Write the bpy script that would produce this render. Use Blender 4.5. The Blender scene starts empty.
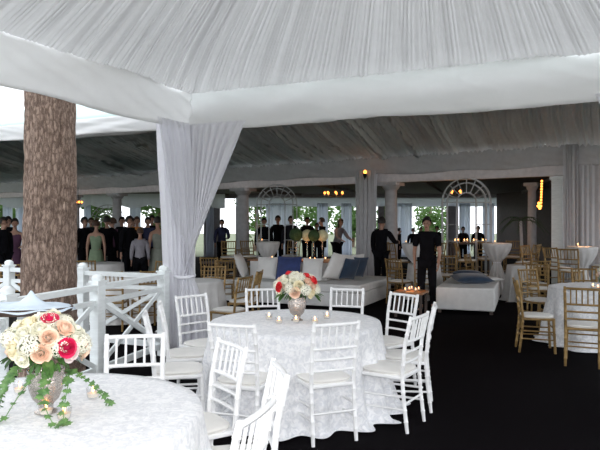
import bpy, bmesh, math, random
from mathutils import Vector, Matrix, noise
random.seed(7)
PI = math.pi
sc = bpy.context.scene
COL = sc.collection
F, H, HY = 620.0, 1.66, 222.0

def V(x, y, z=0.0): return Vector((x, y, z))
def at(px, d, z=0.0): return Vector(((px-300)/F*d, d, z))
def rot_to(f): return math.atan2(-f[0], f[1])

# ------------------------------------------------------------------ materials
def nodes(name):
    m = bpy.data.materials.new(name); m.use_nodes = True
    nt = m.node_tree
    return m, nt, nt.nodes['Principled BSDF'], nt.nodes['Material Output']

def mat(name, c, rough=0.6, metal=0.0, var=0.06, scale=9.0, bump=0.0, bscale=40.0, spec=0.5, sheen=0.0, stretch=None, c2=None, distort=0.0, lo=0.35, hi=0.65):
    m, nt, b, out = nodes(name)
    N, L = nt.nodes, nt.links
    tc = N.new('ShaderNodeTexCoord'); mp = N.new('ShaderNodeMapping')
    L.new(tc.outputs['Object'], mp.inputs['Vector'])
    if stretch: mp.inputs['Scale'].default_value = stretch
    nz = N.new('ShaderNodeTexNoise'); nz.inputs['Scale'].default_value = scale
    nz.inputs['Detail'].default_value = 4; nz.inputs['Distortion'].default_value = distort
    L.new(mp.outputs[0], nz.inputs['Vector'])
    cr = N.new('ShaderNodeValToRGB')
    cr.color_ramp.elements[0].position = lo; cr.color_ramp.elements[1].position = hi
    a = c2 if c2 else tuple(max(0, x*(1-var)) for x in c)
    bb = c if c2 else tuple(min(1, x*(1+var)) for x in c)
    cr.color_ramp.elements[0].color = (*a, 1); cr.color_ramp.elements[1].color = (*bb, 1)
    L.new(nz.outputs['Fac'], cr.inputs['Fac']); L.new(cr.outputs['Color'], b.inputs['Base Color'])
    b.inputs['Roughness'].default_value = rough; b.inputs['Metallic'].default_value = metal
    b.inputs['Specular IOR Level'].default_value = spec
    b.inputs['Sheen Weight'].default_value = sheen
    if bump:
        n2 = N.new('ShaderNodeTexNoise'); n2.inputs['Scale'].default_value = bscale; n2.inputs['Detail'].default_value = 5
        L.new(mp.outputs[0], n2.inputs['Vector'])
        bp = N.new('ShaderNodeBump'); bp.inputs['Strength'].default_value = bump; bp.inputs['Distance'].default_value = 0.02
        L.new(n2.outputs['Fac'], bp.inputs['Height']); L.new(bp.outputs[0], b.inputs['Normal'])
    return m

def cloth(name, c, trans=0.35, rough=0.8, tc=None, **k):
    m = mat(name, c, rough=rough, **k)
    nt = m.node_tree; N, L = nt.nodes, nt.links
    b = N['Principled BSDF']; out = N['Material Output']
    tr = N.new('ShaderNodeBsdfTranslucent'); tr.inputs['Color'].default_value = (*(tc or c), 1)
    mx = N.new('ShaderNodeMixShader'); mx.inputs[0].default_value = trans
    L.new(b.outputs[0], mx.inputs[1]); L.new(tr.outputs[0], mx.inputs[2]); L.new(mx.outputs[0], out.inputs[0])
    return m

def emis(name, c, s):
    m, nt, b, out = nodes(name)
    b.inputs['Base Color'].default_value = (*c, 1)
    b.inputs['Emission Color'].default_value = (*c, 1); b.inputs['Emission Strength'].default_value = s
    return m

def glass(name, c=(1, 1, 1), rough=0.02):
    m, nt, b, out = nodes(name)
    N, L = nt.nodes, nt.links
    g = N.new('ShaderNodeBsdfGlossy'); g.inputs['Roughness'].default_value = rough
    t = N.new('ShaderNodeBsdfTransparent'); t.inputs['Color'].default_value = (*[0.96*x for x in c], 1)
    mx = N.new('ShaderNodeMixShader')
    mx.inputs[0].default_value = .10; L.new(t.outputs[0], mx.inputs[1]); L.new(g.outputs[0], mx.inputs[2]); L.new(mx.outputs[0], out.inputs[0])
    return m

M = {}
M['white'] = mat('white_lacquer', (.90, .90, .90), rough=.35, var=.03, bump=.05)
M['gold'] = mat('gold_lacquer', (.36, .23, .085), rough=.38, metal=.25, var=.15, c2=(.22, .135, .045))
M['cushion'] = mat('ivory_cushion', (.82, .80, .76), rough=.85, var=.04, bump=.1, sheen=.2)
M['railing'] = mat('white_painted_wood', (.84, .88, .88), rough=.5, var=.05, bump=.15, stretch=(1, 1, 4))
M['liner'] = cloth('pleated_ceiling_fabric', (.84, .84, .85), trans=.20, var=.02, sheen=.2, tc=(.82, .81, .80))
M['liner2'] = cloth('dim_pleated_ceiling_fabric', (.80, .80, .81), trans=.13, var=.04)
M['valance'] = cloth('white_valance_fabric', (.96, .96, .96), trans=.45, var=.02, bump=.25, bscale=3)
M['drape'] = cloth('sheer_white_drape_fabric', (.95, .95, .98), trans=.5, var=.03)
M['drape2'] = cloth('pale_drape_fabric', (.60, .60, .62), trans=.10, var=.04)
M['curtain'] = cloth('sheer_curtain_fabric', (.88, .92, .98), trans=.65, var=.03)
M['roof'] = cloth('white_vinyl_roof', (.60, .74, .71), trans=.25, rough=.4, var=.02)
M['damask'] = mat('damask_tablecloth', (.90, .90, .91), rough=.6, scale=22, c2=(.72, .73, .76), distort=1.2, lo=.40, hi=.60, bump=.5, bscale=40, sheen=.4)
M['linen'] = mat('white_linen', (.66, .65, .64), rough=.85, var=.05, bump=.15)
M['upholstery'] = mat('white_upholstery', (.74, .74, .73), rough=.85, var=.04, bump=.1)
M['pillow_w'] = mat('white_pillow_fabric', (.78, .77, .75), rough=.9, var=.03, bump=.15)
M['pillow_b'] = mat('blue_pillow_fabric', (.012, .035, .075), rough=.7, var=.2, bump=.15, sheen=.3)
M['pillow_n'] = mat('navy_pillow_fabric', (.02, .04, .16), rough=.7, var=.2, bump=.15, sheen=.3)
M['carpet'] = mat('black_carpet', (.0035, .0025, .0035), rough=1.0, var=.4, scale=60, bump=.3, bscale=300, spec=.05)
M['stone_col'] = mat('painted_column', (.46, .46, .47), rough=.7, var=.08, bump=.1)
M['beam'] = mat('painted_beam', (.55, .50, .48), rough=.7, var=.08)
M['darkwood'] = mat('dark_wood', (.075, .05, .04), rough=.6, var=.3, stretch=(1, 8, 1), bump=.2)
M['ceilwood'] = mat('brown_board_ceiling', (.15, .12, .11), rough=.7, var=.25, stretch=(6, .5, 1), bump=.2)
M['warmwood'] = mat('warm_wood', (.42, .19, .08), rough=.4, var=.2, stretch=(6, 1, 1))
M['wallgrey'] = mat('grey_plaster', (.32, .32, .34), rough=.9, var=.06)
M['trellis'] = mat('white_metal_trellis', (.46, .47, .48), rough=.5, var=.05)
M['silver'] = mat('mercury_glass_silver', (.56, .51, .47), rough=.25, metal=1.0, var=.15, scale=70, bump=.5, bscale=70)
M['glass'] = glass('clear_glass')
M['wax'] = mat('candle_wax', (.9, .82, .7), rough=.5)
M['flame'] = emis('candle_flame', (1.0, .45, .16), 8)
M['bulb'] = emis('amber_bulb', (1.0, .30, .05), 4)
M['green'] = mat('leaf_green', (.10, .24, .05), rough=.5, var=.3, scale=30, c2=(.05, .13, .03))
M['ivy'] = mat('ivy_green', (.16, .30, .09), rough=.5, var=.3, scale=30, c2=(.07, .17, .05))
M['tree'] = cloth('tree_leaf', (.13, .24, .07), trans=.3, var=.3, scale=1.2, c2=(.06, .13, .04), tc=(.18, .32, .08))
M['topiary'] = mat('boxwood_green', (.035, .07, .02), rough=.8, var=.3, scale=40, bump=.6, bscale=60)
M['creamball'] = mat('cream_blooms', (.72, .68, .42), rough=.8, var=.15, scale=40, bump=.6, bscale=60)
M['cream'] = mat('cream_petal', (.92, .84, .60), rough=.6, var=.08, scale=20)
M['ivory'] = mat('ivory_petal', (.93, .91, .76), rough=.6, var=.06, scale=20)
M['peach'] = mat('peach_petal', (.92, .66, .50), rough=.6, var=.08, scale=20)
M['pinkw'] = mat('blush_petal', (.93, .80, .78), rough=.6, var=.06, scale=20)
M['red'] = mat('raspberry_petal', (.72, .015, .10), rough=.5, var=.2, scale=20)
M['scarlet'] = mat('scarlet_petal', (.75, .03, .04), rough=.5, var=.2, scale=20)
M['skin'] = mat('skin', (.42, .24, .17), rough=.6, var=.06)
M['hair_d'] = mat('dark_hair', (.015, .011, .009), rough=.6, var=.2)
M['hair_b'] = mat('brown_hair', (.07, .035, .02), rough=.6, var=.2)
M['black'] = mat('black_cloth', (.005, .005, .007), rough=.95, var=.2, spec=.15)
M['charcoal'] = mat('charcoal_cloth', (.018, .019, .025), rough=.9, spec=.2, var=.2)
M['navy'] = mat('navy_cloth', (.02, .025, .07), rough=.85, var=.2)
M['palegreen'] = mat('pale_green_cloth', (.22, .30, .19), rough=.8, var=.1)
M['sage'] = mat('sage_cloth', (.24, .26, .22), rough=.8, var=.1)
M['greyc'] = mat('grey_cloth', (.26, .25, .28), rough=.85, var=.1)
M['plum'] = mat('plum_cloth', (.10, .04, .08), rough=.85, var=.1)
M['orange'] = mat('orange_cloth', (.55, .22, .05), rough=.85, var=.1)
M['shoe'] = mat('black_shoe', (.012, .012, .012), rough=.4, var=.2)
M['bluecloth'] = mat('pale_blue_napkin', (.72, .82, .92), rough=.8, var=.03)
M['terracotta'] = mat('dark_planter', (.10, .09, .09), rough=.6, var=.1)
M['lawn'] = mat('lawn_grass', (.20, .21, .14), rough=.9, scale=2, c2=(.13, .16, .08), bump=.4, bscale=60)
M['strap'] = mat('white_tie', (.85, .85, .90), rough=.7)
M['darkmetal'] = mat('black_metal', (.02, .02, .02), rough=.4, metal=.6)

def bark_mat():
    m, nt, b, out = nodes('pine_bark')
    N, L = nt.nodes, nt.links
    tc = N.new('ShaderNodeTexCoord'); mp = N.new('ShaderNodeMapping'); mp.inputs['Scale'].default_value = (13, 13, 4.2)
    nz = N.new('ShaderNodeTexNoise'); nz.inputs['Scale'].default_value = 3.5; nz.inputs['Detail'].default_value = 8; nz.inputs['Roughness'].default_value = .7
    vo = N.new('ShaderNodeTexVoronoi'); vo.feature = 'DISTANCE_TO_EDGE'; vo.inputs['Scale'].default_value = 2.0
    ad = N.new('ShaderNodeVectorMath'); ad.operation = 'ADD'
    L.new(tc.outputs['Object'], mp.inputs[0]); L.new(mp.outputs[0], nz.inputs['Vector'])
    L.new(mp.outputs[0], ad.inputs[0]); L.new(nz.outputs['Color'], ad.inputs[1]); L.new(ad.outputs[0], vo.inputs['Vector'])
    cr = N.new('ShaderNodeValToRGB'); e = cr.color_ramp.elements
    e[0].position = 0.0; e[0].color = (.15, .10, .08, 1); e[1].position = .16; e[1].color = (.34, .255, .205, 1)
    x = cr.color_ramp.elements.new(.6); x.color = (.46, .36, .30, 1)
    cr2 = N.new('ShaderNodeValToRGB'); cr2.color_ramp.elements[0].position = .35; cr2.color_ramp.elements[1].position = .7
    cr2.color_ramp.elements[0].color = (.6, .56, .55, 1); cr2.color_ramp.elements[1].color = (1.3, 1.25, 1.2, 1)
    mu = N.new('ShaderNodeMixRGB'); mu.blend_type = 'MULTIPLY'; mu.inputs[0].default_value = 1
    L.new(vo.outputs['Distance'], cr.inputs[0]); L.new(nz.outputs['Fac'], cr2.inputs[0])
    L.new(cr.outputs[0], mu.inputs[1]); L.new(cr2.outputs[0], mu.inputs[2]); L.new(mu.outputs[0], b.inputs['Base Color'])
    b.inputs['Roughness'].default_value = .95
    bp = N.new('ShaderNodeBump'); bp.inputs['Strength'].default_value = .8; bp.inputs['Distance'].default_value = .03
    L.new(cr.outputs[0], bp.inputs['Height']); L.new(bp.outputs[0], b.inputs['Normal'])
    return m
M['bark'] = bark_mat()

# ------------------------------------------------------------------ mesh builder
class MB:
    def __init__(s): s.v = []; s.f = []; s.mi = []; s.m = 0
    def add(s, vs, fs):
        b = len(s.v); s.v += [tuple(x) for x in vs]; s.f += [tuple(b+i for i in f) for f in fs]; s.mi += [s.m]*len(fs)
    def box(s, c, size, rz=0.0, R=None):
        x, y, z = size[0]/2, size[1]/2, size[2]/2
        R = R or Matrix.Rotation(rz, 3, 'Z')
        vs = [Vector(c)+R@Vector((a*x, b*y, d*z)) for a in (-1, 1) for b in (-1, 1) for d in (-1, 1)]
        s.add(vs, [(0, 1, 3, 2), (4, 6, 7, 5), (0, 4, 5, 1), (2, 3, 7, 6), (0, 2, 6, 4), (1, 5, 7, 3)])
    def beam(s, a, b, w, h):        # a bar from a to b, w wide (sideways), h tall
        a, b = Vector(a), Vector(b); d = (b-a).normalized()
        side = d.cross(Vector((0, 0, 1))).normalized() if abs(d.z) < .99 else Vector((1, 0, 0))
        up = side.cross(d)
        vs = [p+side*sx*w/2+up*sz*h/2 for p in (a, b) for sx in (-1, 1) for sz in (-1, 1)]
        s.add(vs, [(0, 1, 3, 2), (4, 6, 7, 5), (0, 4, 5, 1), (2, 3, 7, 6), (0, 2, 6, 4), (1, 5, 7, 3)])
    def tube(s, pts, r, n=8, closed=False):
        pts = [Vector(p) for p in pts]; k = len(pts)
        rs = r if isinstance(r, (list, tuple)) else [r]*k
        vs = []; prev = None
        for i, p in enumerate(pts):
            if closed: t = (pts[(i+1) % k]-pts[i-1]).normalized()
            else: t = (pts[min(i+1, k-1)]-pts[max(i-1, 0)]).normalized()
            if prev is None:
                a = Vector((0, 0, 1)) if abs(t.z) < .9 else Vector((1, 0, 0))
                nrm = t.cross(a).normalized()
            else: nrm = (prev-t*prev.dot(t)).normalized()
            prev = nrm; bn = t.cross(nrm)
            for j in range(n):
                q = 2*PI*j/n; vs.append(p+(nrm*math.cos(q)+bn*math.sin(q))*rs[i])
        fs = []
        for i in range(k if closed else k-1):
            for j in range(n):
                i2 = (i+1) % k
                fs.append((i*n+j, i*n+(j+1) % n, i2*n+(j+1) % n, i2*n+j))
        if not closed: fs += [tuple(range(n-1, -1, -1)), tuple((k-1)*n+j for j in range(n))]
        s.add(vs, fs)
    def lathe(s, prof, c=(0, 0, 0), n=24, fn=None):
        vs = []; k = len(prof)
        for r, z in prof:
            for j in range(n):
                a = 2*PI*j/n; rr = r*(fn(a, z) if fn else 1)
                vs.append((c[0]+rr*math.cos(a), c[1]+rr*math.sin(a), c[2]+z))
        fs = [(i*n+j, i*n+(j+1) % n, (i+1)*n+(j+1) % n, (i+1)*n+j) for i in range(k-1) for j in range(n)]
        if prof[0][0] > 1e-4: fs.append(tuple(range(n-1, -1, -1)))
        if prof[-1][0] > 1e-4: fs.append(tuple((k-1)*n+j for j in range(n)))
        s.add(vs, fs)
    def grid(s, fn, nu, nv, wrap=False):
        vs = [fn(i/(nu if wrap else nu-1), j/(nv-1)) for j in range(nv) for i in range(nu)]
        fs = [(j*nu+i, j*nu+(i+1) % nu, (j+1)*nu+(i+1) % nu, (j+1)*nu+i) for j in range(nv-1) for i in range(nu if wrap else nu-1)]
        s.add(vs, fs)
    def ball(s, c, r, n=10, sc_=(1, 1, 1)):
        prof = [(max(1e-5, math.sin(PI*i/n))*r, -math.cos(PI*i/n)*r) for i in range(n+1)]
        vs = []; m = n*2
        for rr, z in prof:
            for j in range(m):
                a = 2*PI*j/m; vs.append((c[0]+rr*math.cos(a)*sc_[0], c[1]+rr*math.sin(a)*sc_[1], c[2]+z*sc_[2]))
        s.add(vs, [(i*m+j, i*m+(j+1) % m, (i+1)*m+(j+1) % m, (i+1)*m+j) for i in range(n) for j in range(m)])
    def build(s, name, mats, parent=None, loc=None, smooth=35, bevel=0, solid=0):
        me = bpy.data.meshes.new(name); me.from_pydata(s.v, [], s.f); me.validate()
        ml = mats if isinstance(mats, (list, tuple)) else [mats]
        for m in ml: me.materials.append(M[m] if isinstance(m, str) else m)
        if len(ml) > 1 and len(s.mi) == len(me.polygons): me.polygons.foreach_set('material_index', s.mi)
        if smooth:
            me.polygons.foreach_set('use_smooth', [True]*len(me.polygons))
            if smooth < 180: me.set_sharp_from_angle(angle=math.radians(smooth))
        me.update()
        o = bpy.data.objects.new(name, me); COL.objects.link(o)
        if parent is not None: adopt(o, parent)
        if loc is not None: o.location = loc
        if bevel:
            b = o.modifiers.new('bevel', 'BEVEL'); b.width = bevel; b.segments = 2; b.limit_method = 'ANGLE'
        if solid:
            b = o.modifiers.new('solid', 'SOLIDIFY'); b.thickness = solid
        return o

KIDS = {}
def adopt(o, p):
    o.parent = p; KIDS.setdefault(p.name, []).append(o)
def thing(name, label, cat, loc=(0, 0, 0), rz=0.0, group=None):
    o = bpy.data.objects.new(name, None); COL.objects.link(o); o.empty_display_size = .1
    o.location = loc; o.rotation_euler = (0, 0, rz); tag(o, label, cat, group); return o
def tag(o, label, cat, group=None):
    o['label'] = label; o['category'] = cat
    if group: o['group'] = group
    return o
def struct(o, label=None):
    o['kind'] = 'structure'
    if label: o['label'] = label
    return o
def dup(src, loc, rz=None, label=None, group=None, scale=None):
    def rec(o, parent):
        c = o.copy(); COL.objects.link(c)
        if parent is not None: c.parent = parent; KIDS.setdefault(parent.name, []).append(c)
        for ch in KIDS.get(o.name, []): rec(ch, c)
        return c
    r = rec(src, None); r.location = loc
    if rz is not None: r.rotation_euler = (0, 0, rz)
    if label: r['label'] = label
    if group: r['group'] = group
    if scale: r.scale = (scale,)*3
    return r
class Proto:
    """the first placing moves the built thing itself, later ones copy it"""
    def __init__(s, make): s.make = make; s.src = None
    def __call__(s, loc, rz, label, group=None):
        if s.src is None:
            s.src = s.make(label); s.src.location = loc; s.src.rotation_euler = (0, 0, rz)
            if group: s.src['group'] = group
            return s.src
        r = dup(s.src, loc, rz, label)
        if group: r['group'] = group
        elif 'group' in r.keys(): del r['group']
        return r

# ------------------------------------------------------------------ tent axes
C = V(-1.42, 8.0)
U = V(.914, -.407); W = V(-.407, -.914)       # along the front tent's back edge; towards the camera
def T(u, v, z=0.0): return C+U*u+W*v+Vector((0, 0, z))
EAVE, VB = 3.31, 2.83
S = 7.6

# ground ------------------------------------------------------------
mb = MB(); mb.add([(-60, -40, -.03), (60, -40, -.03), (60, 90, -.03), (-60, 90, -.03)], [(0, 1, 2, 3)])
struct(mb.build('ground', 'lawn', smooth=0))
mb = MB()
mb.box((-1.5, 13, -.01), (27, 33.5, .02))
struct(mb.build('floor', 'carpet', smooth=0))

# front tent ceiling: pleated fabric gathered to the peak ------------
def pleat(x, seed=0.0):
    a = noise.noise(Vector((x*1.7, seed, 0)))*2.2
    p = math.sin(x*2*PI/.115+a*2.2)
    q = math.sin(x*2*PI/.047+a*3+1.3)
    w = .55+.6*noise.noise(Vector((x*4.1, seed+9, 0)))
    return (1-abs(p))*1.1*w+q*.22+.9*noise.noise(Vector((x*7.5, seed+3, 0)))
APEX = T(S/2, S/2, 4.27)
PERI = 4*S
def eave_pt(x):
    x = x % PERI; k = int(x//S); f = (x-k*S)/S
    c = [T(0, 0, EAVE), T(S, 0, EAVE), T(S, S, EAVE), T(0, S, EAVE)]
    return c[k % 4].lerp(c[(k+1) % 4], f)
def ceil_fn(i, r):
    x = i*PERI
    base = eave_pt(x); a = math.atan2((base-APEX).y, (base-APEX).x)
    top = APEX+Vector((math.cos(a), math.sin(a), 0))*.25
    p = base.lerp(top, r)
    # the cloth is pulled up along the hips, so the corner runs smooth
    f = (x % S)/S; hip = max(0, 1-min(f, 1-f)/.22)
    lift = .16*hip*hip*(3-2*hip)*min(1, r*5)*(1-r)**1.5
    wob = .35*noise.noise(Vector((x*1.2, r*2.0, 3)))*r*.25
    amp = .068*(1-.5*r)*min(1, r*14+.25)
    return p+Vector((0, 0, lift+pleat(x+wob, 1.0)*amp))
mb = MB(); mb.grid(ceil_fn, int(PERI/.016), 22, wrap=True)
struct(mb.build('ceiling', 'liner', smooth=180), 'white pleated fabric ceiling of the front tent')

# valances ----------------------------------------------------------
def valance(name, a, b, zt, zb, material, seed=0, sag=.03, bay=2.5, wr=.015, solid=.008, amp=.012):
    mb = MB(); L = (b-a).length; d = (b-a).normalized(); nr = Vector((d.y, -d.x, 0))
    n = max(20, int(L/.05))
    def fn(i, r):
        x = i*L
        p = a.lerp(b, i)
        z = zt+(zb-zt)*r+sag*r*math.cos(2*PI*x/bay)
        w = noise.noise(Vector((x*1.3+r*1.6, r*1.2, seed)))*wr*2+noise.noise(Vector((x*4-r*6, r*2, seed+4)))*wr
        w += amp*math.sin(r*PI)
        return p+nr*w+Vector((0, 0, z-p.z))
    mb.grid(fn, n, 12)
    return struct(mb.build(name, material, smooth=180, solid=solid))
valance('trim_1', T(-.03, 0), T(S, 0), EAVE+.08, VB, 'valance', 1, sag=.012, wr=.035)
valance('trim_2', T(0, S), T(0, -.03), EAVE+.08, VB, 'valance', 2, sag=.012, wr=.035)
# corded hem of the back valance
def hem(name, a, b, z, m='wallgrey'):
    mb = MB(); mb.tube([a+Vector((0, 0, z)), b+Vector((0, 0, z))], .014, 8); struct(mb.build(name, m))

# rear tent -----------------------------------------------------------
N0, N1 = T(-24, -.12), T(8.6, -.12)
F0, F1 = V(-17.9, 29.98), V(9.6, 11.2)
aF = (F1-F0).normalized(); nF = Vector((-aF.y, aF.x, 0))     # nF points away from the camera
RZ = 4.5
def tent2(e, r, zoff=0.0):
    a, b = N0.lerp(N1, e), F0.lerp(F1, e)
    z = 2.98+(RZ-2.98)*(r/.5) if r < .5 else RZ+(3.36-RZ)*((r-.5)/.5)
    p = a.lerp(b, r); return Vector((p.x, p.y, z+zoff))
mb = MB()
def fl(e, r):
    x = e*32
    amp = .24*(.35+.65*abs(math.sin(r*PI*2)))
    wob = .25*noise.noise(Vector((x*.5, r*3, 2)))
    return tent2(e, r)+Vector((0, 0, -(pleat((x+wob)*.55, 21)+.6*noise.noise(Vector((x*1.3, r*2, 8))))*amp))
mb.grid(fl, 1900, 26)
struct(mb.build('ceiling_rear', 'liner2', smooth=180), 'grey pleated fabric ceiling of the rear tent')
mb = MB(); mb.grid(lambda e, r: tent2(e, r, .16), 30, 21)
struct(mb.build('roof', 'roof', smooth=30, solid=.01), 'white outer roof of the rear tent')
valance('trim_3', T(-24, -.10), T(-.05, -.10), 3.13, 2.90, 'valance', 3, sag=.01)
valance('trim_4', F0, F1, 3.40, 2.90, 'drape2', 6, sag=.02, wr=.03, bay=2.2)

def on_line(px, off=0.0):
    """point of the rear tent's far edge (moved off along its normal) seen at image column px"""
    k = (px-300)/F; p = F0+nF*off
    s = (k*p.y-p.x)/(aF.x-k*aF.y)
    return p+aF*s
# eave beam of the pavilion behind
mb = MB(); a, b = F0+nF*.35, on_line(566, .35)
mb.beam(a+Vector((0, 0, 2.84)), b+Vector((0, 0, 2.84)), .22, .26)
struct(mb.build('beam', 'beam', smooth=0), 'pale wooden eave beam of the pavilion')
# pavilion ceiling
mb = MB()
mb.add([F0+nF*.2+Vector((0, 0, 3.0)), F1+nF*.2+Vector((0, 0, 3.0)), V(14, 27, 3.0), V(14, 31.5, 3.0), V(-20, 31.5, 3.0)], [(0, 1, 2, 3, 4)])
mb.add([F0+nF*.2+Vector((0, 0, 3.2)), F1+nF*.2+Vector((0, 0, 3.2)), V(14, 27, 3.2), V(14, 31, 3.2), V(-20, 31, 3.2)], [(0, 1, 2, 3, 4)])
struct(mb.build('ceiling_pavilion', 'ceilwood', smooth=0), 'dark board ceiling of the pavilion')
# rafters under it
mb = MB()
for k in range(9):
    s = k/8; a = F0.lerp(F1, s)+nF*.3
    mb.beam(a+Vector((0, 0, 2.95)), Vector((a.x+4, 29.4, 2.95)), .12, .10)
struct(mb.build('trim_5', 'ceilwood', smooth=0), 'dark rafters')
# far edge: header board, and the dark wall on the right
mb = MB(); mb.box((-3.2, 29.6, 2.89), (26, .15, .22)); struct(mb.build('beam.001', 'wallgrey', smooth=0), 'grey header along the far opening')
mb = MB(); a = at(498, 29.4); b = at(640, 20)
mb.beam(a+Vector((0, 0, 1.5)), b+Vector((0, 0, 1.5)), .15, 3.0)
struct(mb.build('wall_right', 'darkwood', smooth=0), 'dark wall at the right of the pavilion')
mb = MB(); a = F1; b = V(14, 27)
mb.beam(a+nF*.4+Vector((0, 0, 1.6)), b+Vector((0, 0, 1.6)), .1, 3.2)
struct(mb.build('wall_right.001', 'darkwood', smooth=0))

# columns -------------------------------------------------------------
def column(px, off, w, label, cap=True):
    p = on_line(px, off)
    t = thing('column', label, 'column', p)
    r = w/2
    mb = MB(); mb.lathe([(r*1.05, .12), (r, .5), (r*.97, 1.4), (r*.86, 2.56)], n=28); mb.build('shaft', 'stone_col', t)
    mb = MB(); mb.box((0, 0, .04), (w*1.5, w*1.5, .08), rz=-.6); mb.lathe([(r*1.35, .08), (r*1.4, .10), (r*1.2, .13), (r*1.05, .14)], n=28); mb.build('base', 'stone_col', t)
    mb = MB(); mb.lathe([(r*.9, 2.50), (r*1.1, 2.54), (r*1.3, 2.60), (r*1.35, 2.64)], n=28); mb.box((0, 0, 2.665), (w*1.5, w*1.5, .09), rz=-.6); mb.build('capital', 'stone_col', t)
column(117, .35, .36, 'pale round column behind the railing, among the standing crowd')
column(243, .35, .40, 'pale round column just right of the tied white drape')
column(391, .35, .36, 'pale round column behind the dark-dressed server beside the draped pole')
column(77, .35, .22, 'slim pale column right beside the pine trunk')
column(532, 2.6, .24, 'grey column inside the dark pavilion, left of the bead lights')
p = on_line(558, .30)
mb = MB(); mb.box((0, 0, 1.345), (.24, .24, 2.69), rz=-.6); mb.box((0, 0, .1), (.30, .30, .2), rz=-.6); mb.box((0, 0, 2.65), (.30, .30, .08), rz=-.6)
tag(mb.build('post', 'railing', loc=p, bevel=.01), 'square white post at the right end of the pavilion beam', 'post')

# drapes ----------------------------------------------------------------
def tied_drape(top, waist, wz, rw, ft, rf, zt, folds, name, label, seed=0, mname='drape'):
    """top: polyline of points the drape hangs from; waist: tie point; ft: floor point"""
    t = thing(name, label, 'drape', ft)
    seg = [(top[i+1]-top[i]).length for i in range(len(top)-1)]; tot = sum(seg)
    def along(x):
        x *= tot
        for i, l in enumerate(seg):
            if x <= l or i == len(seg)-1: return top[i].lerp(top[i+1], min(1, x/l)), (top[i+1]-top[i]).normalized()
            x -= l
    def fn(i, r):
        p, d = along(i); nr = Vector((d.y, -d.x, 0))
        fold = math.sin(i*folds*2*PI+1.2*math.sin(i*9+seed))
        f2 = math.sin(i*folds*4.3*PI+seed)
        z = zt*(1-r)
        cen = waist
        ang = PI*(1.15-1.3*i)+rot
        if z > wz:
            k = (zt-z)/(zt-wz)
            e = k**.95
            wp = cen+Vector((math.cos(ang), math.sin(ang), 0))*rw*(1+.18*fold)
            q = p.lerp(wp, e)
            q = q+nr*(fold*.045+f2*.015)*(1-k)**.5*min(1, .3+k*4)
        else:
            k = (wz-z)/wz
            e = math.sin(min(1, k*1.3)*PI/2)
            cc = cen.lerp(ft, e); rr = rw+(rf-rw)*e
            q = cc+Vector((math.cos(ang), math.sin(ang), 0))*rr*(1+(.12+.12*e)*fold+.05*f2)
        return Vector((q.x, q.y, max(z, .006)))-ft
    dd = top[-1]-top[0]; rot = math.atan2(dd.y, dd.x)
    rot = rot-PI/2
    mb = MB()
    # angle runs so that the drape's opening faces away from the camera
    def fn2(i, r):
        return fn(i, r)
    rot = math.atan2(dd.y, dd.x)-PI/2+ -PI/2+PI/2
    mb.grid(lambda i, r: fn2(i, r), 150, 60)
    mb.build('cloth_panel', mname, t, smooth=180, solid=.004)
    mb = MB(); pts = [waist-ft+Vector((math.cos(a), math.sin(a), 0))*(rw+.025)+Vector((0, 0, wz+.015*math.sin(a))) for a in [2*PI*k/20 for k in range(20)]]
    mb.tube(pts, .022, 8, closed=True); mb.build('tie_band', 'strap', t)
    return t
tied_drape([T(.02, .72), T(.03, .04), T(.84, .04)], T(.02, .12)+V(-.02, 0), .98, .10, T(.02, .12)+V(-.02, 0), .25, VB+.08, 13, 'tied_drape', 'white drape gathered and tied around the corner pole of the front tent', 1)
def hang(i, r):
    a, b = T(.0, .72), T(.02, .06)
    p = a.lerp(b, i); g = at(168, 7.9).lerp(at(187, 7.95), i); p = p.lerp(Vector((g.x, g.y, 0)), min(1, r)**.8)
    n = W.cross(Vector((0, 0, 1)))
    return Vector((p.x, p.y, (VB+.08)*(1-r)+.006))+n*(.035*math.sin(i*6*2*PI+.6*math.sin(r*3))*(.4+.6*r)+.02*noise.noise(Vector((i*6, r*3, 3))))-T(.02, .12)+V(.02, 0)
q = bpy.data.objects['tied_drape']
mb = MB(); mb.grid(hang, 70, 24); mb.build('side_panel', 'drape', q, smooth=180, solid=.004)
mb = MB(); mb.tube([T(.0, -.06, 0), T(.0, -.06, VB+.3)], .035, 12); tag(mb.build('tent_pole', 'white'), 'white tent pole behind the tied corner drape', 'pole')
q = T(5.45, .08)
tied_drape([T(4.72, .05), T(5.45, .02), T(6.2, .05)], q, .98, .10, q, .25, VB+.08, 13, 'tied_drape', 'white drape cut off by the right edge of the picture, above the gold-chair table', 4)
mb = MB(); mb.tube([T(5.45, -.10, 0), T(5.45, -.10, VB+.3)], .035, 12); tag(mb.build('tent_pole', 'white'), 'tent pole behind the drape at the right picture edge', 'pole')

def straight_drape(name, label, a, b, zt, m, folds, amp=.03, zb=.01, seed=0, cat='drape', group=None):
    L = (b-a).length; d = (b-a).normalized(); nr = Vector((d.y, -d.x, 0)); ce = (a+b)/2
    mb = MB()
    def fn(i, r):
        x = i+.3/folds*math.sin(i*11+seed)
        w = math.sin(x*folds*2*PI)*amp*(.6+.4*r)+noise.noise(Vector((i*9, r*2, seed)))*amp*.8
        p = a.lerp(b, i)+nr*w
        return Vector((p.x, p.y, zt+(zb-zt)*r))-ce
    mb.grid(fn, max(16, int(folds*10)), 10)
    o = mb.build(name, m, smooth=180, solid=.004, loc=ce)
    return tag(o, label, cat, group)
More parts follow.
